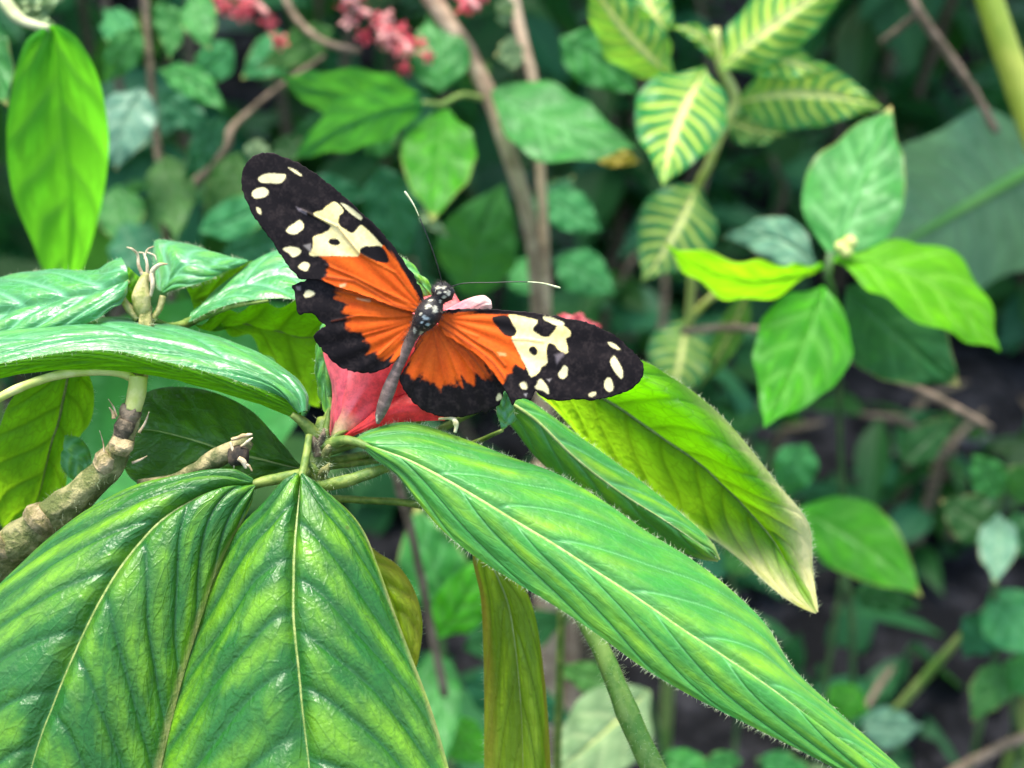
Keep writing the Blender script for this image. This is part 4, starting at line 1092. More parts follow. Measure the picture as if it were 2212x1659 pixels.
# L14: olive leaf behind the lower centre leaf
leaf(SH, [[(780, 1160, .226), (815, 1192, .226), (860, 1222, .226), (895, 1275, .226), (912, 1340, .226), (905, 1420, .226), (880, 1500, .226)],
          [(770, 1180, .2255), (795, 1220, .225), (830, 1265, .225), (855, 1320, .225), (865, 1370, .225), (865, 1430, .225), (860, 1500, .2255)],
          [(760, 1200, .226), (775, 1250, .226), (800, 1310, .226), (815, 1370, .226), (822, 1420, .226), (830, 1470, .226), (845, 1500, .226)]],
     'leaf_olive', nvein=5, seed=18, rib=0, hair=40, midhair=0, nu=60, nv=30, yell=lambda U, W: .35 * np.clip(-W, 0, 1))
# green hairy stalk, lower centre right
o, fr = pstem(SH, [(1230, 1290, .236), (1285, 1375, .234), (1320, 1450, .232), (1352, 1530, .231), (1392, 1620, .231), (1440, 1720, .232)], [17, 20, 22, 24, 26, 28], 'stalk_green', 'stem', n=60, ns=14)
hairs_on_tube(fr, 700, .0010, .000026, 'stem_hairs', M['hair'], o)
tube('stem', [P(1440, 1720, .232), P(1500, 1900, .24)] + down_to_ground((1500, 1900, .24), .01, .02), [.0026, .0028, .003, .0034, .004], M['stem_green'], SH, n=24)

# L6: long arching leaf on the left: upper face, folded front rim, underside
leaf(SH, [[(658, 890, 0.2195), (659, 858, 0.2215), (640, 822, 0.2235), (606, 796, 0.2260), (560, 768, 0.2285), (520, 751, 0.2305), (480, 735, 0.2320), (430, 720, 0.2330), (384, 708, 0.2335), (320, 697, 0.2335), (256, 688, 0.2330), (160, 694, 0.2320), (80, 704, 0.2310), (0, 716, 0.2300), (-120, 740, 0.2280)],
          [(654, 889, 0.2168), (644, 863, 0.2173), (616, 836, 0.2178), (580, 816, 0.2188), (538, 796, 0.2199), (502, 782, 0.2208), (465, 770, 0.2214), (420, 756, 0.2217), (377, 746, 0.2218), (320, 735, 0.2216), (256, 724, 0.2211), (165, 726, 0.2204), (85, 736, 0.2196), (0, 750, 0.2189), (-120, 776, 0.2175)],
          [(650, 888, 0.2185), (628, 868, 0.2175), (592, 851, 0.2165), (555, 836, 0.2160), (515, 823, 0.2157), (485, 813, 0.2155), (450, 804, 0.2152), (410, 793, 0.2148), (370, 784, 0.2145), (320, 773, 0.2141), (256, 759, 0.2137), (170, 757, 0.2132), (90, 768, 0.2127), (0, 785, 0.2122), (-120, 812, 0.2115)]],
     'leaf_sheen', vs=[-1, -.1, 1], nvein=4, kfwd=.5, pw=1.4, seed=19, rib=0, hair=260, midhair=90, quilt=.0005, groove=.0006, vw=.0006, nu=190, nv=80, bulge=.0006)
leaf(SH, [[(650, 888, 0.2185), (628, 868, 0.2175), (592, 851, 0.2165), (555, 836, 0.2160), (515, 823, 0.2157), (485, 813, 0.2155), (450, 804, 0.2152), (410, 793, 0.2148), (370, 784, 0.2145), (320, 773, 0.2141), (256, 759, 0.2137), (170, 757, 0.2132), (90, 768, 0.2127), (0, 785, 0.2122), (-120, 812, 0.2115)],
          [(652, 902, 0.2182), (627, 885, 0.2175), (591, 869, 0.2169), (552, 854, 0.2166), (513, 842, 0.2164), (483, 833, 0.2162), (448, 823, 0.2159), (409, 812, 0.2155), (369, 803, 0.2152), (319, 792, 0.2148), (255, 782, 0.2144), (169, 780, 0.2139), (89, 787, 0.2134), (0, 802, 0.2129), (-120, 830, 0.2123)],
          [(654, 913, 0.2190), (626, 899, 0.2185), (590, 884, 0.2183), (550, 869, 0.2181), (512, 857, 0.2180), (482, 849, 0.2178), (446, 838, 0.2175), (408, 828, 0.2172), (368, 818, 0.2168), (318, 808, 0.2165), (254, 800, 0.2161), (168, 798, 0.2156), (88, 802, 0.2151), (0, 816, 0.2146), (-120, 845, 0.2140)]],
     'leaf_backlit', nvein=9, kfwd=.3, seed=20, rib=0, hair=120, midhair=0, quilt=.0003, vw=.0004, nv=24, nu=120, name='leaf_rim', groove=.0001)

# L3: the long leaf running to the lower right
leaf(SH, [[(770, 945, .2175), (800, 928, .2185), (880, 912, .2195), (990, 943, .2195), (1100, 986, .2190), (1200, 1022, .2185), (1300, 1080, .2175), (1400, 1150, .2165), (1500, 1212, .2155), (1580, 1275, .2145), (1655, 1350, .2135), (1712, 1440, .2125), (1790, 1518, .211), (1870, 1592, .2095), (1950, 1668, .208), (2060, 1780, .206)],
          [(770, 952, .2165), (820, 968, .2145), (885, 992, .2130), (975, 1040, .2115), (1080, 1102, .2100), (1180, 1162, .2090), (1280, 1225, .2080), (1380, 1290, .2070), (1470, 1352, .2062), (1560, 1410, .2056), (1650, 1470, .2050), (1740, 1535, .2045), (1810, 1588, .204), (1880, 1640, .2036), (1950, 1690, .2034), (2060, 1785, .203)],
          [(772, 958, .2168), (812, 992, .2155), (858, 1028, .2142), (905, 1088, .2130), (955, 1145, .2119), (1020, 1198, .2108), (1110, 1256, .2096), (1200, 1310, .2086), (1290, 1370, .2076), (1380, 1436, .2068), (1480, 1496, .2060), (1605, 1560, .2052), (1718, 1616, .2045), (1812, 1664, .204), (1910, 1712, .2035), (2055, 1790, .203)]],
     'leaf_mid', nvein=9, kfwd=.30, seed=21.4, rib=.00033, hair=620, midhair=320, quilt=.00035, vw=.00035, groove=.0007, nu=460, nv=130, hlen=.0010, pw=1.3)
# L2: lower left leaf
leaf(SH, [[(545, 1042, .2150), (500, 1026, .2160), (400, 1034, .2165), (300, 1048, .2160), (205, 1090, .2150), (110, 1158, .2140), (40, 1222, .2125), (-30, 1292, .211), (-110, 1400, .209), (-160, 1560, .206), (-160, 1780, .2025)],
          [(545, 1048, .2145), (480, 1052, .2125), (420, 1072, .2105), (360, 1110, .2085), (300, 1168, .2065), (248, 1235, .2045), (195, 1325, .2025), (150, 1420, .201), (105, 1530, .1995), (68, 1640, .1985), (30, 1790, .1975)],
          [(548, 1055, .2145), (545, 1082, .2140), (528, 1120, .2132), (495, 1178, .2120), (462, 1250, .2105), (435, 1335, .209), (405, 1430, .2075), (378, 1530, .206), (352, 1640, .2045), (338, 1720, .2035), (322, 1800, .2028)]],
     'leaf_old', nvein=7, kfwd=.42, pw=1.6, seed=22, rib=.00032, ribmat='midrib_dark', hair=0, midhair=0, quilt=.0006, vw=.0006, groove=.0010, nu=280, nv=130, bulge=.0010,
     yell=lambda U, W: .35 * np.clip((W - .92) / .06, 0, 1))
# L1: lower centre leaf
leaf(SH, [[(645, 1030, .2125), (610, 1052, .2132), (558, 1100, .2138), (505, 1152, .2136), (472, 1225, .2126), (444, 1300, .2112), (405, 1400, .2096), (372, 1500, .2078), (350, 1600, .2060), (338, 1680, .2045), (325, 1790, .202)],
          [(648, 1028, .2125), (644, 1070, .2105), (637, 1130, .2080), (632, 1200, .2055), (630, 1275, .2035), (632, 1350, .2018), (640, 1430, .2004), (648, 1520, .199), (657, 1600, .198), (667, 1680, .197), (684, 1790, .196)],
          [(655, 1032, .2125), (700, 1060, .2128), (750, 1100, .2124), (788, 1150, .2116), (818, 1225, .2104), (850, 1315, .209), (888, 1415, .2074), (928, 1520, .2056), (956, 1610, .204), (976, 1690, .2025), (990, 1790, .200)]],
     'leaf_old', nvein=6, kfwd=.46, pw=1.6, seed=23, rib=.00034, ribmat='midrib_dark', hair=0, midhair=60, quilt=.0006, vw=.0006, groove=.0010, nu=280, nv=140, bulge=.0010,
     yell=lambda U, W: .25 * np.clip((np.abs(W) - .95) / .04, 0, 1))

# red flower under the butterfly
FL = None
def red_flower():
    pts = [(722, 952, .2215), (742, 922, .2225), (772, 880, .2235), (818, 820, .2245), (880, 755, .225), (950, 705, .2255), (1005, 672, .2255)]
    rad = [9, 28, 50, 84, 92, 74, 50]
    w = np.array(pts)
    V, F, U, fr = tube_geo(PP(pts), np.array(rad) * PXM(w[:, 2]), n=70, ns=40, cap=True)
    n = len(V)
    q = vnoise(np.arange(n) % 40 * .35, U * 6, 4)
    c = np.zeros((n, 4)); c[:, 3] = 1
    base = np.clip(1.25 - U / .14, 0, 1)[:, None]
    red = np.array([.93, .05, .045]); pink = np.array([.95, .20, .22]); cream = np.array([.88, .74, .36])
    k = np.clip(q * 1.5 - .35, 0, 1)[:, None]
    c[:, :3] = (red * (1 - k) + pink * k) * (1 - base) + cream * base
    f = link('flower', mesh_np('flower', V, F, {'Col': c}), M['petal'], SH)
    # lobes of the corolla
    def lobe(l, m, r, tip=None, cc=red):
        S, Nn, at = leaf_geo([l, m, r], [-1, 0, 1], 40, 24, 3, .2, .001, .0002, .0, .0, 3)
        n = 40 * 24
        col_ = np.ones((n, 4)); uu = np.repeat(np.linspace(0, 1, 40), 24)
        kk = np.clip((uu - .55) / .4, 0, 1)[:, None] if tip is not None else np.zeros((n, 1))
        col_[:, :3] = np.array(cc) * (1 - kk) + (np.array(tip) if tip is not None else 0) * kk
        link('petal', mesh_np('petal', S.reshape(-1, 3), grid_faces(40, 24), {'Col': col_}), M['petal'], f)
    lobe([(735, 945, .2215), (790, 905, .2205), (840, 860, .2205), (890, 850, .2205), (950, 880, .2210)],
         [(735, 948, .2210), (790, 920, .2195), (845, 890, .2192), (900, 880, .2195), (955, 895, .2205)],
         [(735, 950, .2215), (790, 932, .2205), (850, 914, .2205), (905, 910, .2208), (962, 908, .2212)])
    lobe([(712, 942, .2225), (712, 905, .2230), (717, 868, .2235), (716, 830, .2240), (706, 795, .2243), (698, 762, .2245), (700, 735, .2245)],
         [(718, 944, .2215), (726, 905, .2212), (734, 868, .2212), (738, 830, .2214), (740, 795, .2217), (744, 762, .222), (752, 735, .222)],
         [(726, 946, .2215), (745, 908, .2213), (764, 872, .2213), (780, 835, .2215), (790, 800, .2218), (798, 765, .222), (800, 735, .222)], cc=(.88, .13, .16))
    lobe([(930, 690, .2215), (970, 665, .2210), (1010, 645, .2205), (1045, 638, .2205), (1060, 648, .2205)],
         [(935, 705, .2205), (980, 685, .2200), (1020, 667, .2200), (1048, 655, .2200), (1062, 656, .2202)],
         [(945, 725, .2215), (990, 708, .2210), (1030, 690, .2210), (1055, 675, .2207), (1063, 664, .2205)], tip=(.90, .66, .56), cc=(.88, .26, .30))
    # pale base collar and dried style
    for pts, w in (([(700, 962, .2195), (703, 935, .2200), (708, 905, .2205), (712, 880, .221)], [9, 8, 6, 2]), ([(706, 962, .219), (722, 945, .2195), (738, 935, .2205), (752, 930, .2212)], [7, 7, 5, 2]),
                   ([(698, 958, .2195), (684, 935, .2200), (676, 915, .221)], [7, 6, 2]), ([(712, 966, .2195), (735, 958, .2195), (756, 950, .2205)], [8, 7, 3])):
        pstem(SH, pts, w, 'petiole', 'sepal', ns=8, n=14, rough=.3)
    pstem(f, [(948, 905, .2195), (968, 903, .2185), (980, 905, .218), (986, 918, .218), (983, 934, .2182)], [3, 3, 6, 5, 4], 'cream', 'dried_style', ns=8, rough=.5)
    k = rng.integers(0, len(V) - 50, 900)
    cc, T, R = fr
red_flower()

# ================================================================== BUTTERFLY
def Z1(p): return [(560 + x / 3.95, 350 + y / 3.95) for x, y in p]
def Z2(p): return [(1040 + x / 3.95, 640 + y / 3.95) for x, y in p]
def Z3(p): return [(680 + x / 4.608, 680 + y / 4.608) for x, y in p]


def sdist(px, py, poly):
    """signed distance to a polygon, negative inside"""
    a = np.array(poly, float); b = np.roll(a, -1, 0)
    d = np.full(px.shape, 1e9); ins = np.zeros(px.shape, bool)
    for (x0, y0), (x1, y1) in zip(a, b):
        ex, ey = x1 - x0, y1 - y0
        t = np.clip(((px - x0) * ex + (py - y0) * ey) / (ex * ex + ey * ey + 1e-12), 0, 1)
        d = np.minimum(d, (px - x0 - t * ex) ** 2 + (py - y0 - t * ey) ** 2)
        cr = ((y0 > py) != (y1 > py))
        xx = (x1 - x0) * (py - y0) / (y1 - y0 + 1e-12) + x0
        ins ^= cr & (px < xx)
    return np.where(ins, -1, 1) * np.sqrt(d)


def ldist(px, py, line):
    a = np.array(line, float); d = np.full(px.shape, 1e9)
    for (x0, y0), (x1, y1) in zip(a[:-1], a[1:]):
        ex, ey = x1 - x0, y1 - y0
        t = np.clip(((px - x0) * ex + (py - y0) * ey) / (ex * ex + ey * ey + 1e-12), 0, 1)
        d = np.minimum(d, (px - x0 - t * ex) ** 2 + (py - y0 - t * ey) ** 2)
    return np.sqrt(d)


def smooth_closed(poly, k=6):
    """round the corners of a traced outline"""
    a = np.array(poly, float)
    out = []
    n = len(a)
    for i in range(n):
        p0, p1, p2, p3 = a[i - 1], a[i], a[(i + 1) % n], a[(i + 2) % n]
        m = max(2, int(np.linalg.norm(p2 - p1) / 5))
        for t in np.linspace(0, 1, m, endpoint=False):
            out.append(.5 * (2 * p1 + (p2 - p0) * t + (2 * p0 - 5 * p1 + 4 * p2 - p3) * t * t + (3 * p1 - p0 - 3 * p2 + p3) * t ** 3))
    return np.array(out)


BF = thing('butterfly', 'orange black and cream butterfly with open wings resting on the red flower', 'butterfly', P(930 / 1.0, 900, .218))
BLK = np.array([.006, .004, .004]); ORG = np.array([.66, .078, .004]); ORG2 = np.array([.82, .130, .008]); YEL = np.array([.97, .74, .24]); YEL2 = np.array([.98, .86, .44]); WHT = np.array([.95, .82, .42])


def wing(name, outline, origin, layers, veins, dfun, seed):
    ol = smooth_closed(outline)
    ol = ol + (np.stack([vnoise(np.arange(len(ol)) * .8, 0 * np.arange(len(ol)), seed), vnoise(np.arange(len(ol)) * .8, 9 + 0 * np.arange(len(ol)), seed)], 1) - .5) * 4.2
    step = 2.7
    x0, y0 = ol.min(0); x1, y1 = ol.max(0)
    X, Y = np.meshgrid(np.arange(x0, x1, step), np.arange(y0, y1, step), indexing='ij')
    X = X.ravel(); Y = Y.ravel()
    X = X + (rng.random(X.size) - .5) * step * .5; Y = Y + (rng.random(Y.size) - .5) * step * .5
    sd = sdist(X, Y, ol[::2])
    keep = sd < -2.0
    pts = [Vector((float(a), float(b))) for a, b in ol] + [Vector((float(a), float(b))) for a, b in zip(X[keep], Y[keep])]
    no = len(ol)
    vo, eo, fo, *_ = delaunay_2d_cdt(pts, [], [list(range(no))], 1, 1e-4)
    v = np.array([(q.x, q.y) for q in vo])
    px, py = v[:, 0], v[:, 1]
    r = np.hypot(px - origin[0], py - origin[1]); an = np.arctan2(py - origin[1], px - origin[0])
    C = np.repeat(BLK[None], len(px), 0)
    dust = np.clip(vnoise(px / 14, py / 14, seed) * .6 + vnoise(px / 4, py / 4, seed + 1) * .6 - .55, 0, 1)
    C = C + dust[:, None] * np.array([.040, .029, .025])
    for poly, colr, soft, jag, freq in layers:
        s_ = sdist(px, py, smooth_closed(poly) if soft < 2.4 else poly)
        if colr is WHT: s_ = s_ + 1.6
        s_ = s_ + jag * (vnoise(an * freq + 30, r / 45, seed + 7) - .5) * 2 + .25 * jag * (vnoise(px / 5, py / 5, seed + 8) - .5) * 2
        k = np.clip(.5 - s_ / (2 * soft), 0, 1); k = k * k * (3 - 2 * k)
        if isinstance(colr, tuple):
            q = np.clip(vnoise(an * 9, r / 60, seed + 11) * .7 + vnoise(px / 7, py / 7, seed + 12) * .5 - .1, 0, 1)[:, None]
            cc = colr[0] * (1 - q) + colr[1] * q
        else: cc = colr[None]
        C = C * (1 - k[:, None]) + cc * k[:, None]
    h = np.zeros(len(px))
    for line, wdt, st_, colr in veins:
        d = ldist(px, py, line)
        k = np.exp(-(d / wdt) ** 2) * st_
        C = C * (1 - k[:, None]) + np.array(colr)[None] * k[:, None]
        h += np.exp(-(d / (wdt * 1.6)) ** 2)
    # ribs fanning out from the wing root
    fan = np.clip(np.cos(an * 26 + .6 * np.sin(r / 60)) - .93, 0, 1) / .07 * np.clip((r - 60) / 120, 0, 1)
    C = C * (1 - .2 * fan[:, None]) + .2 * fan[:, None] * (C * .35 + np.array([.018, .012, .010]))
    h += .6 * np.sin(an * 26 + .6 * np.sin(r / 60))
    d = dfun(px, py, r) - .00017 * np.clip(h, -1, 1.4) * np.clip(r / 120, 0, 1)
    V = P(px / K, py / K, d)
    rgba = np.ones((len(px), 4)); rgba[:, :3] = np.clip(C, 0, 1)
    o = link(name, mesh_np(name, V, [list(f) for f in fo], {'Col': rgba}), M['wing'], BF)
    sm = o.modifiers.new('thickness', 'SOLIDIFY'); sm.thickness = .00012; sm.offset = 0
    return o


LO, RO = (1046, 772), (1072, 775)
dl = lambda px, py, r: .2140 - .0085 * (r / 580) + .0022 * (r / 580) ** 2
dr = lambda px, py, r: .2140 - .0030 * (r / 510) + .0050 * (r / 510) ** 2
DK = (.05, .012, .004)
# left fore wing
wing('fore_wing', Z1([(1850, 1570), (1880, 1500), (1795, 1310), (1705, 1170), (1605, 1030), (1505, 900), (1405, 790), (1295, 690), (1180, 580), (1060, 470), (940, 370), (820, 280), (700, 205), (580, 150), (450, 105), (340, 90), (250, 112), (190, 160), (150, 215), (125, 280), (115, 350), (122, 430), (145, 510), (180, 600), (225, 690), (280, 770), (340, 850), (400, 930), (460, 1020), (520, 1110), (580, 1200), (640, 1270), (690, 1305), (800, 1310), (920, 1340), (1050, 1395), (1200, 1440), (1380, 1505), (1640, 1600), (1800, 1630)]),
     LO, [
         (Z1([(860, 1080), (1000, 1080), (1280, 1070), (1490, 980), (1560, 1060), (1640, 1175), (1720, 1305), (1800, 1430), (1850, 1540), (1810, 1640), (1640, 1610), (1380, 1510), (1050, 1410), (930, 1345), (900, 1310), (960, 1285), (920, 1225), (970, 1175), (930, 1130)]), (ORG, ORG2), 3.0, 4.0, 26),
         (Z1([(780, 1080), (800, 1000), (805, 920), (850, 880), (920, 860), (985, 800), (950, 770), (870, 730), (810, 690), (830, 660), (910, 640), (940, 600), (1010, 565), (1060, 590), (1100, 650), (1060, 700), (1060, 780), (1110, 820), (1185, 865), (1230, 820), (1270, 785), (1330, 830), (1430, 940), (1475, 985), (1440, 1000), (1320, 1005), (1265, 1030), (1235, 1088), (1000, 1088)]), (YEL, YEL2), 1.6, 1.6, 30),
         (Z1([(1265, 1020), (1320, 995), (1440, 990), (1500, 1030), (1545, 1130), (1500, 1152), (1400, 1130), (1300, 1090), (1258, 1060)]), BLK, 1.8, 1.2, 30),
         (Z1([(950, 950), (970, 925), (1020, 918), (1060, 940), (1065, 965), (1040, 985), (1000, 985), (965, 970)]), BLK, 1.5, .8, 30),
         (Z1([(1072, 572), (1150, 600), (1240, 670), (1287, 715), (1265, 737), (1200, 700), (1120, 630)]), YEL2, 1.4, 1, 30),
         (Z1([(275, 340), (330, 295), (430, 285), (552, 298), (512, 382), (400, 387), (305, 382)]), WHT, 1.6, 1.2, 30),
         (Z1([(212, 480), (250, 438), (340, 422), (386, 470), (340, 520), (238, 532)]), WHT, 1.6, 1.2, 30),
         (Z1([(558, 232), (612, 236), (702, 300), (690, 322), (620, 287)]), WHT, 1.4, 1, 30),
         (Z1([(262, 618), (300, 638), (308, 688), (270, 672)]), WHT * .85, 1.6, 1, 30),
         (Z1([(538, 845), (600, 775), (682, 738), (722, 800), (670, 872), (600, 882)]), WHT, 1.8, 2, 30),
         (Z1([(508, 1020), (580, 985), (670, 1000), (702, 1050), (620, 1108), (560, 1060)]), WHT, 1.8, 2, 30),
         (Z1([(662, 1190), (720, 1143), (772, 1165), (750, 1228), (700, 1222)]), WHT * .9, 1.8, 2, 30),
         (Z1([(640, 608), (752, 660), (742, 692), (660, 645)]), np.array([.22, .18, .18]), 2.5, 2, 30),
         (Z1([(720, 985), (790, 960), (790, 1050), (760, 1030)]), np.array([.28, .24, .20]), 3, 2, 30),
         (Z1([(1050, 1360), (1130, 1345), (1120, 1385), (1070, 1390)]), np.array([.85, .38, .18]), 2.5, 2, 30),
     ], [
         (Z1([(1830, 1580), (1500, 1440), (1200, 1290), (940, 1180)]), 2.2, .45, DK),
         (Z1([(1810, 1610), (1600, 1560), (1400, 1440), (1200, 1330), (930, 1290)]), 3.0, .6, DK),
         (Z1([(1840, 1560), (1600, 1250), (1250, 1060), (1040, 800)]), 2.0, .45, (.30, .09, .01)),
         (Z1([(1040, 800), (900, 740), (700, 640)]), 2.0, .3, (.12, .08, .03)),
         (Z1([(1640, 1600), (1380, 1505), (1050, 1395), (920, 1340)]), 2.5, .7, DK),
         (Z1([(1865, 1500), (1790, 1310), (1605, 1035), (1405, 795), (1180, 582)]), 7.0, .97, (.010, .008, .008)),
     ], dl, 11)
# left hind wing
dlh = lambda px, py, r: dl(px, py, r) + .0008 + .0035 * np.clip((py - 760) / 200, 0, 1.5) ** 1.5
wing('hind_wing', Z3([(1510, 380), (1400, 250), (1150, 120), (800, 20), (560, -40), (400, -30), (330, 10), (240, 40), (158, 82), (176, 150), (195, 250), (210, 340), (238, 405), (330, 382), (402, 402), (440, 460), (500, 500), (530, 530), (470, 565), (395, 640), (430, 720), (490, 800), (560, 880), (640, 960), (740, 1012), (850, 1050), (980, 1062), (1100, 1052), (1200, 1012), (1280, 955), (1345, 900), (1405, 820), (1465, 730), (1512, 640), (1530, 560), (1530, 450)]),
     LO, [
         (Z3([(1540, 380), (1400, 230), (1150, 120), (900, 80), (660, 100), (630, 155), (660, 195), (710, 235), (745, 300), (745, 370), (850, 425), (790, 480), (760, 560), (850, 600), (940, 650), (1010, 740), (1030, 830), (1120, 870), (1190, 912), (1290, 900), (1345, 890), (1410, 815), (1470, 725), (1520, 630), (1545, 500)]), (ORG, ORG2), 6.5, 12, 22),
         (Z3([(270, 185), (310, 140), (370, 130), (415, 175), (370, 210), (300, 222)]), WHT, 1.8, 2, 30),
         (Z3([(880, 225), (1040, 225), (1030, 255), (950, 245)]), np.array([.85, .42, .2]), 2.5, 2, 30),
         (Z3([(200, 90), (250, 85), (240, 130), (210, 125)]), np.array([.14, .12, .12]), 3, 2, 30),
     ], [
         (Z3([(1500, 400), (1200, 300), (900, 200), (620, 130)]), 3.0, .55, DK),
         (Z3([(1500, 430), (1200, 440), (900, 420), (600, 480)]), 1.8, .3, (.3, .04, .004)),
         (Z3([(1510, 480), (1250, 560), (950, 640)]), 1.8, .3, (.3, .04, .004)),
         (Z3([(1500, 520), (1300, 700), (1130, 860)]), 1.8, .3, (.3, .04, .004)),
     ], dlh, 12)
# right fore wing
wing('fore_wing', Z2([(120, 530), (190, 462), (400, 452), (620, 452), (850, 468), (1050, 488), (1250, 518), (1400, 550), (1580, 590), (1720, 650), (1850, 730), (1960, 820), (2050, 920), (2102, 1010), (2098, 1080), (2062, 1150), (2000, 1210), (1900, 1262), (1780, 1300), (1600, 1332), (1450, 1322), (1300, 1337), (1170, 1325), (1085, 1275), (1052, 1240), (1032, 1300), (1000, 1332), (930, 1320), (870, 1330), (832, 1385), (808, 1330), (785, 1280), (730, 1180), (660, 1090), (560, 970), (420, 850), (260, 750), (150, 660)]),
     RO, [
         (Z2([(110, 500), (400, 488), (640, 498), (800, 510), (830, 600), (835, 740), (885, 860), (945, 975), (948, 1035), (865, 985), (835, 1055), (780, 1082), (770, 1130), (740, 1170), (650, 1090), (420, 860), (260, 760), (110, 680)]), (ORG, ORG2), 3, 4, 26),
         (Z2([(800, 508), (930, 520), (1072, 560), (1042, 620), (1035, 660), (1100, 710), (1180, 722), (1230, 670), (1260, 620), (1320, 608), (1392, 660), (1392, 720), (1352, 740), (1372, 830), (1352, 878), (1280, 842), (1220, 790), (1172, 800), (1160, 880), (1167, 970), (1112, 1010), (1092, 1060), (1020, 1102), (985, 1050), (940, 965), (890, 862), (838, 770), (832, 715), (872, 670), (830, 580)]), (YEL, YEL2), 1.6, 1.6, 30),
         (Z2([(638, 545), (700, 518), (792, 522), (832, 600), (874, 670), (832, 718), (760, 702), (690, 632)]), BLK, 1.8, 1.2, 30),
         (Z2([(992, 850), (1005, 820), (1040, 812), (1070, 840), (1072, 880), (1045, 898), (1010, 880)]), BLK, 1.5, .8, 30),
         (Z2([(1128, 520), (1200, 528), (1300, 568), (1340, 602), (1270, 612), (1190, 580), (1140, 556)]), YEL2, 1.4, 1, 30),
         (Z2([(1743, 772), (1800, 768), (1882, 840), (1862, 854), (1790, 828)]), WHT, 1.4, 1, 30),
         (Z2([(1768, 960), (1810, 898), (1842, 930), (1902, 1050), (1887, 1134), (1820, 1062)]), WHT, 1.6, 1.2, 30),
         (Z2([(1713, 1150), (1760, 1103), (1800, 1140), (1812, 1220), (1772, 1258), (1723, 1222)]), WHT, 1.6, 1.2, 30),
         (Z2([(1568, 1275), (1637, 1248), (1632, 1282), (1590, 1298)]), WHT * .8, 1.8, 1, 30),
         (Z2([(1278, 1070), (1320, 988), (1372, 1010), (1367, 1090), (1320, 1133), (1283, 1112)]), WHT, 1.8, 2, 30),
         (Z2([(1053, 1180), (1110, 1123), (1192, 1210), (1187, 1283), (1120, 1252), (1058, 1222)]), WHT, 1.8, 2.5, 30),
         (Z2([(893, 1170), (940, 1148), (984, 1190), (972, 1233), (920, 1227)]), WHT, 1.8, 2, 30),
         (Z2([(1245, 900), (1320, 880), (1290, 960), (1255, 1010)]), np.array([.16, .13, .13]), 5, 4, 30),
         (Z2([(1160, 1130), (1210, 1120), (1190, 1165)]), np.array([.35, .3, .26]), 3, 2, 30),
         (Z2([(940, 1270), (975, 1265), (965, 1300)]), np.array([.35, .32, .3]), 3, 2, 30),
         (Z2([(690, 870), (770, 880), (770, 905), (710, 900)]), np.array([.85, .34, .12]), 2.5, 2, 30),
     ], [
         (Z2([(150, 560), (300, 650), (480, 770), (640, 860), (760, 1000)]), 2.4, .6, DK),
         (Z2([(140, 620), (300, 720), (480, 830), (640, 960), (760, 1130)]), 2.8, .6, DK),
         (Z2([(230, 540), (330, 660), (500, 720)]), 1.6, .35, (.3, .05, .005)),
         (Z2([(830, 740), (1000, 750), (1130, 770)]), 1.8, .45, (.35, .16, .03)),
         (Z2([(190, 458), (620, 450), (1050, 486), (1400, 548)]), 6.0, .97, (.010, .006, .006)),
     ], dr, 13)
# right hind wing
drh = lambda px, py, r: dr(px, py, r) + .0008 + .0025 * np.clip((py - 780) / 220, 0, 1.5) ** 1.5
wing('hind_wing', Z3([(1640, 560), (1590, 660), (1540, 760), (1500, 850), (1440, 980), (1390, 1060), (1362, 1150), (1410, 1255), (1500, 1375), (1620, 1475), (1760, 1535), (1900, 1562)]) +
     Z2([(330, 1492), (450, 1470), (540, 1440), (572, 1482), (620, 1420), (690, 1385), (735, 1320), (760, 1240), (800, 1290), (760, 1150), (660, 1020), (520, 880), (350, 740), (200, 640), (100, 600)]),
     RO, [
         (Z3([(1640, 560), (1590, 650), (1540, 760), (1490, 860), (1440, 970), (1440, 1030), (1500, 1080), (1600, 1110), (1750, 1170), (1850, 1225)]) +
          Z2([(200, 1210), (280, 1190), (330, 1110), (380, 1170), (420, 1160), (500, 1085), (560, 1100), (610, 1112), (580, 1010), (640, 1080), (700, 1080), (560, 900), (350, 720), (180, 620), (80, 590)]), (ORG, ORG2), 6.5, 14, 20),
         (Z2([(668, 1300), (690, 1262), (732, 1280), (735, 1320), (700, 1345), (672, 1340)]), WHT, 2, 2, 30),
     ], [
         (Z2([(60, 640), (120, 900), (180, 1150)]), 1.8, .35, (.3, .04, .004)),
         (Z2([(80, 640), (230, 900), (320, 1130)]), 1.8, .35, (.3, .04, .004)),
         (Z2([(100, 640), (330, 880), (480, 1090)]), 1.8, .35, (.3, .04, .004)),
         (Z2([(120, 640), (400, 860), (600, 1110)]), 2.2, .5, (.2, .05, .02)),
     ], drh, 14)


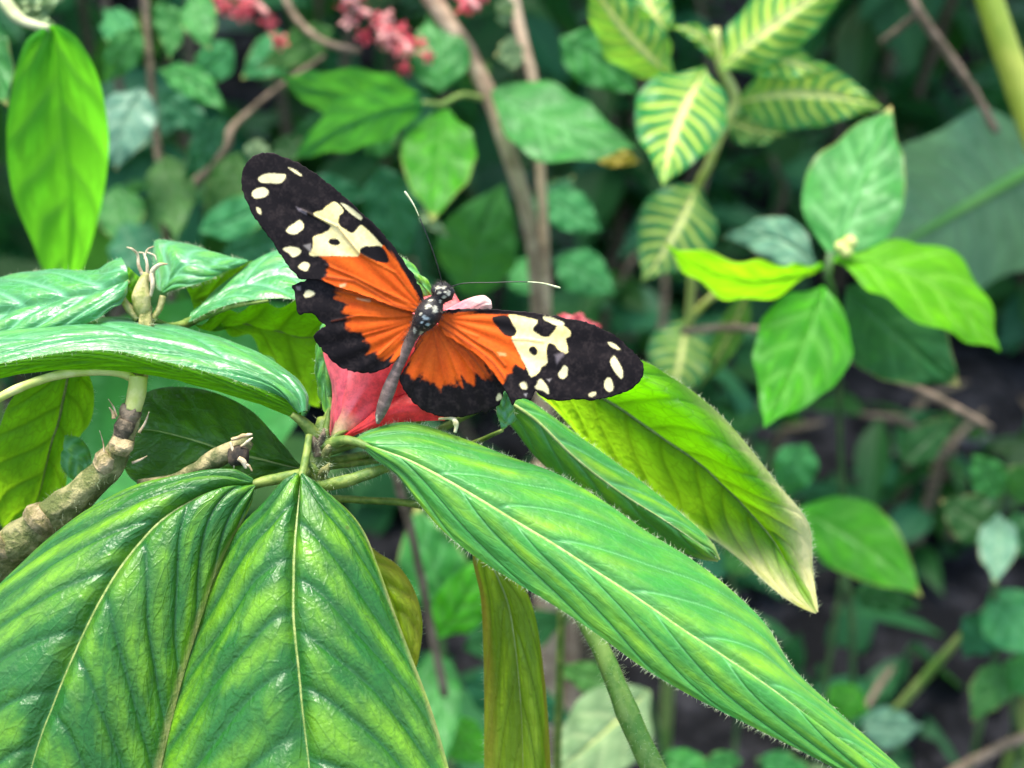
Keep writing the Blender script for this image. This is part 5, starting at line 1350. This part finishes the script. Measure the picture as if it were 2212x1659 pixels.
def butterfly_body():
    ctl = [(922, 1034, .2182, 4), (927, 1015, .2178, 12), (936, 990, .2172, 16), (950, 950, .2165, 17), (968, 905, .2158, 13), (986, 865, .2150, 13), (1004, 826, .2140, 13), (1018, 804, .2132, 16), (1032, 786, .2126, 27), (1046, 766, .2122, 32), (1058, 747, .2122, 28), (1067, 734, .2122, 18), (1072, 727, .2121, 19), (1081, 715, .2120, 28), (1090, 704, .2121, 24), (1097, 696, .2122, 8)]
    a = np.array(ctl)
    V, F, U, fr = tube_geo(P(a[:, 0] / K, a[:, 1] / K, a[:, 2]), a[:, 3] * 2 * TANH * .2135 / 2500, n=130, ns=40)
    V = V + 0
    # where each vertex sits in the frame, for the scale pattern
    rel = V - CAM
    dd = rel @ FWD
    sx = ((rel @ RGT) / dd / TANH * 1250 + 1250); sy = (937.5 - (rel @ UPV) / dd / TANH * 1250)
    C = np.repeat(np.array([[.010, .008, .008]]), len(V), 0)
    ab = np.clip((sy - 800) / 40, 0, 1)[:, None]
    grey = np.array([.17, .115, .090])[None] * (.7 + .35 * vnoise(U * 60, sx / 5, 3) + .35 * (np.sin(U * 95) > .55))[:, None]
    C = C * (1 - ab) + grey * ab
    spots = [(1046, 747, 8, 6), (1062, 757, 6, 9), (1035, 775, 3, 6), (1041, 778, 6, 4), (1045, 792, 5, 4), (1030, 787, 3, 4), (1012, 806, 4, 8), (1029, 815, 5, 7), (1068, 703, 6, 4), (1060, 708, 3, 6), (1084, 702, 4, 4), (1096, 716, 3, 7), (1073, 716, 4, 3), (1084, 726, 3, 3), (1088, 713, 3, 3), (1075, 736, 3, 4), (1052, 733, 5, 3), (920, 1022, 3, 9), (1027, 766, 3, 4)]
    for i, (x, y, rx, ry) in enumerate(spots):
        e = ((sx - x) / rx) ** 2 + ((sy - y) / ry) ** 2 + 1.5 * (vnoise(sx / 2.4, sy / 2.4, i) - .5)
        k = np.clip(1.4 - e, 0, 1)[:, None]
        w = np.array([.62, .58, .42]) if i not in (2, 3, 4, 5) else np.array([.42, .48, .46])
        C = C * (1 - k) + w * k
    rgba = np.ones((len(V), 4)); rgba[:, :3] = C
    b = link('body', mesh_np('body', V, F, {'Col': rgba}), M['body'], BF)
    cc, T, R = fr
    hh = hairs_on_tube((cc[70:], T[70:], R[70:]), 1300, .0007, .00002, 'body_hairs', M['body_fuzz'], b)
    for s in ((1064, 708, .2116), (1098, 712, .2116)):
        p = P(s[0] / K, s[1] / K, s[2])
        V, F, _, _ = tube_geo([p + [0, 0, -.0008], p + [0, 0, -.0005], p, p + [0, 0, .0005], p + [0, 0, .0008]], [.0001, .0006, .0008, .0006, .0001], n=14, ns=14)
        link('eye', mesh_np('eye', V, F), M['black'], b)


butterfly_body()


def antenna(pts, club):
    p = np.array([(x / K, y / K, d) for x, y, d in pts])
    C = hermite(P(p[:, 0], p[:, 1], p[:, 2]), 60)
    k = int(60 * club)
    a, _ = tube('antenna', C[:k + 1:3], [.000075] * len(C[:k + 1:3]), M['black'], BF, n=40, ns=6)
    n = len(C[k:])
    tube('club', C[k:], np.concatenate([np.linspace(.00006, .00016, n - 3), [.00018, .00018, .00012]]), M['club'], a, n=30, ns=10)


antenna([(1082, 702, .2110), (1070, 655, .2095), (1052, 600, .2085), (1030, 545, .2080), (1010, 500, .2078), (988, 467, .2076)], .72)
antenna([(1092, 703, .2110), (1130, 692, .2100), (1200, 690, .2095), (1270, 688, .2092), (1320, 691, .2092), (1368, 703, .2094)], .70)
for pts in ([(1050, 770, .2135), (1020, 800, .2175), (990, 780, .2195), (960, 800, .2225)], [(1055, 760, .2135), (1075, 790, .2175), (1050, 830, .2200), (1030, 850, .2225)],
            [(1045, 775, .2135), (1060, 830, .2170), (1070, 900, .2195), (1050, 960, .2205)], [(1050, 765, .2135), (1010, 760, .2175), (985, 730, .2200), (990, 770, .2225)]):
    q = [(x / K, y / K, d) for x, y, d in pts]
    pstem(BF, q, [3.2, 2.6, 2.2, 1.6], 'black', 'leg', ns=7, rough=.1)
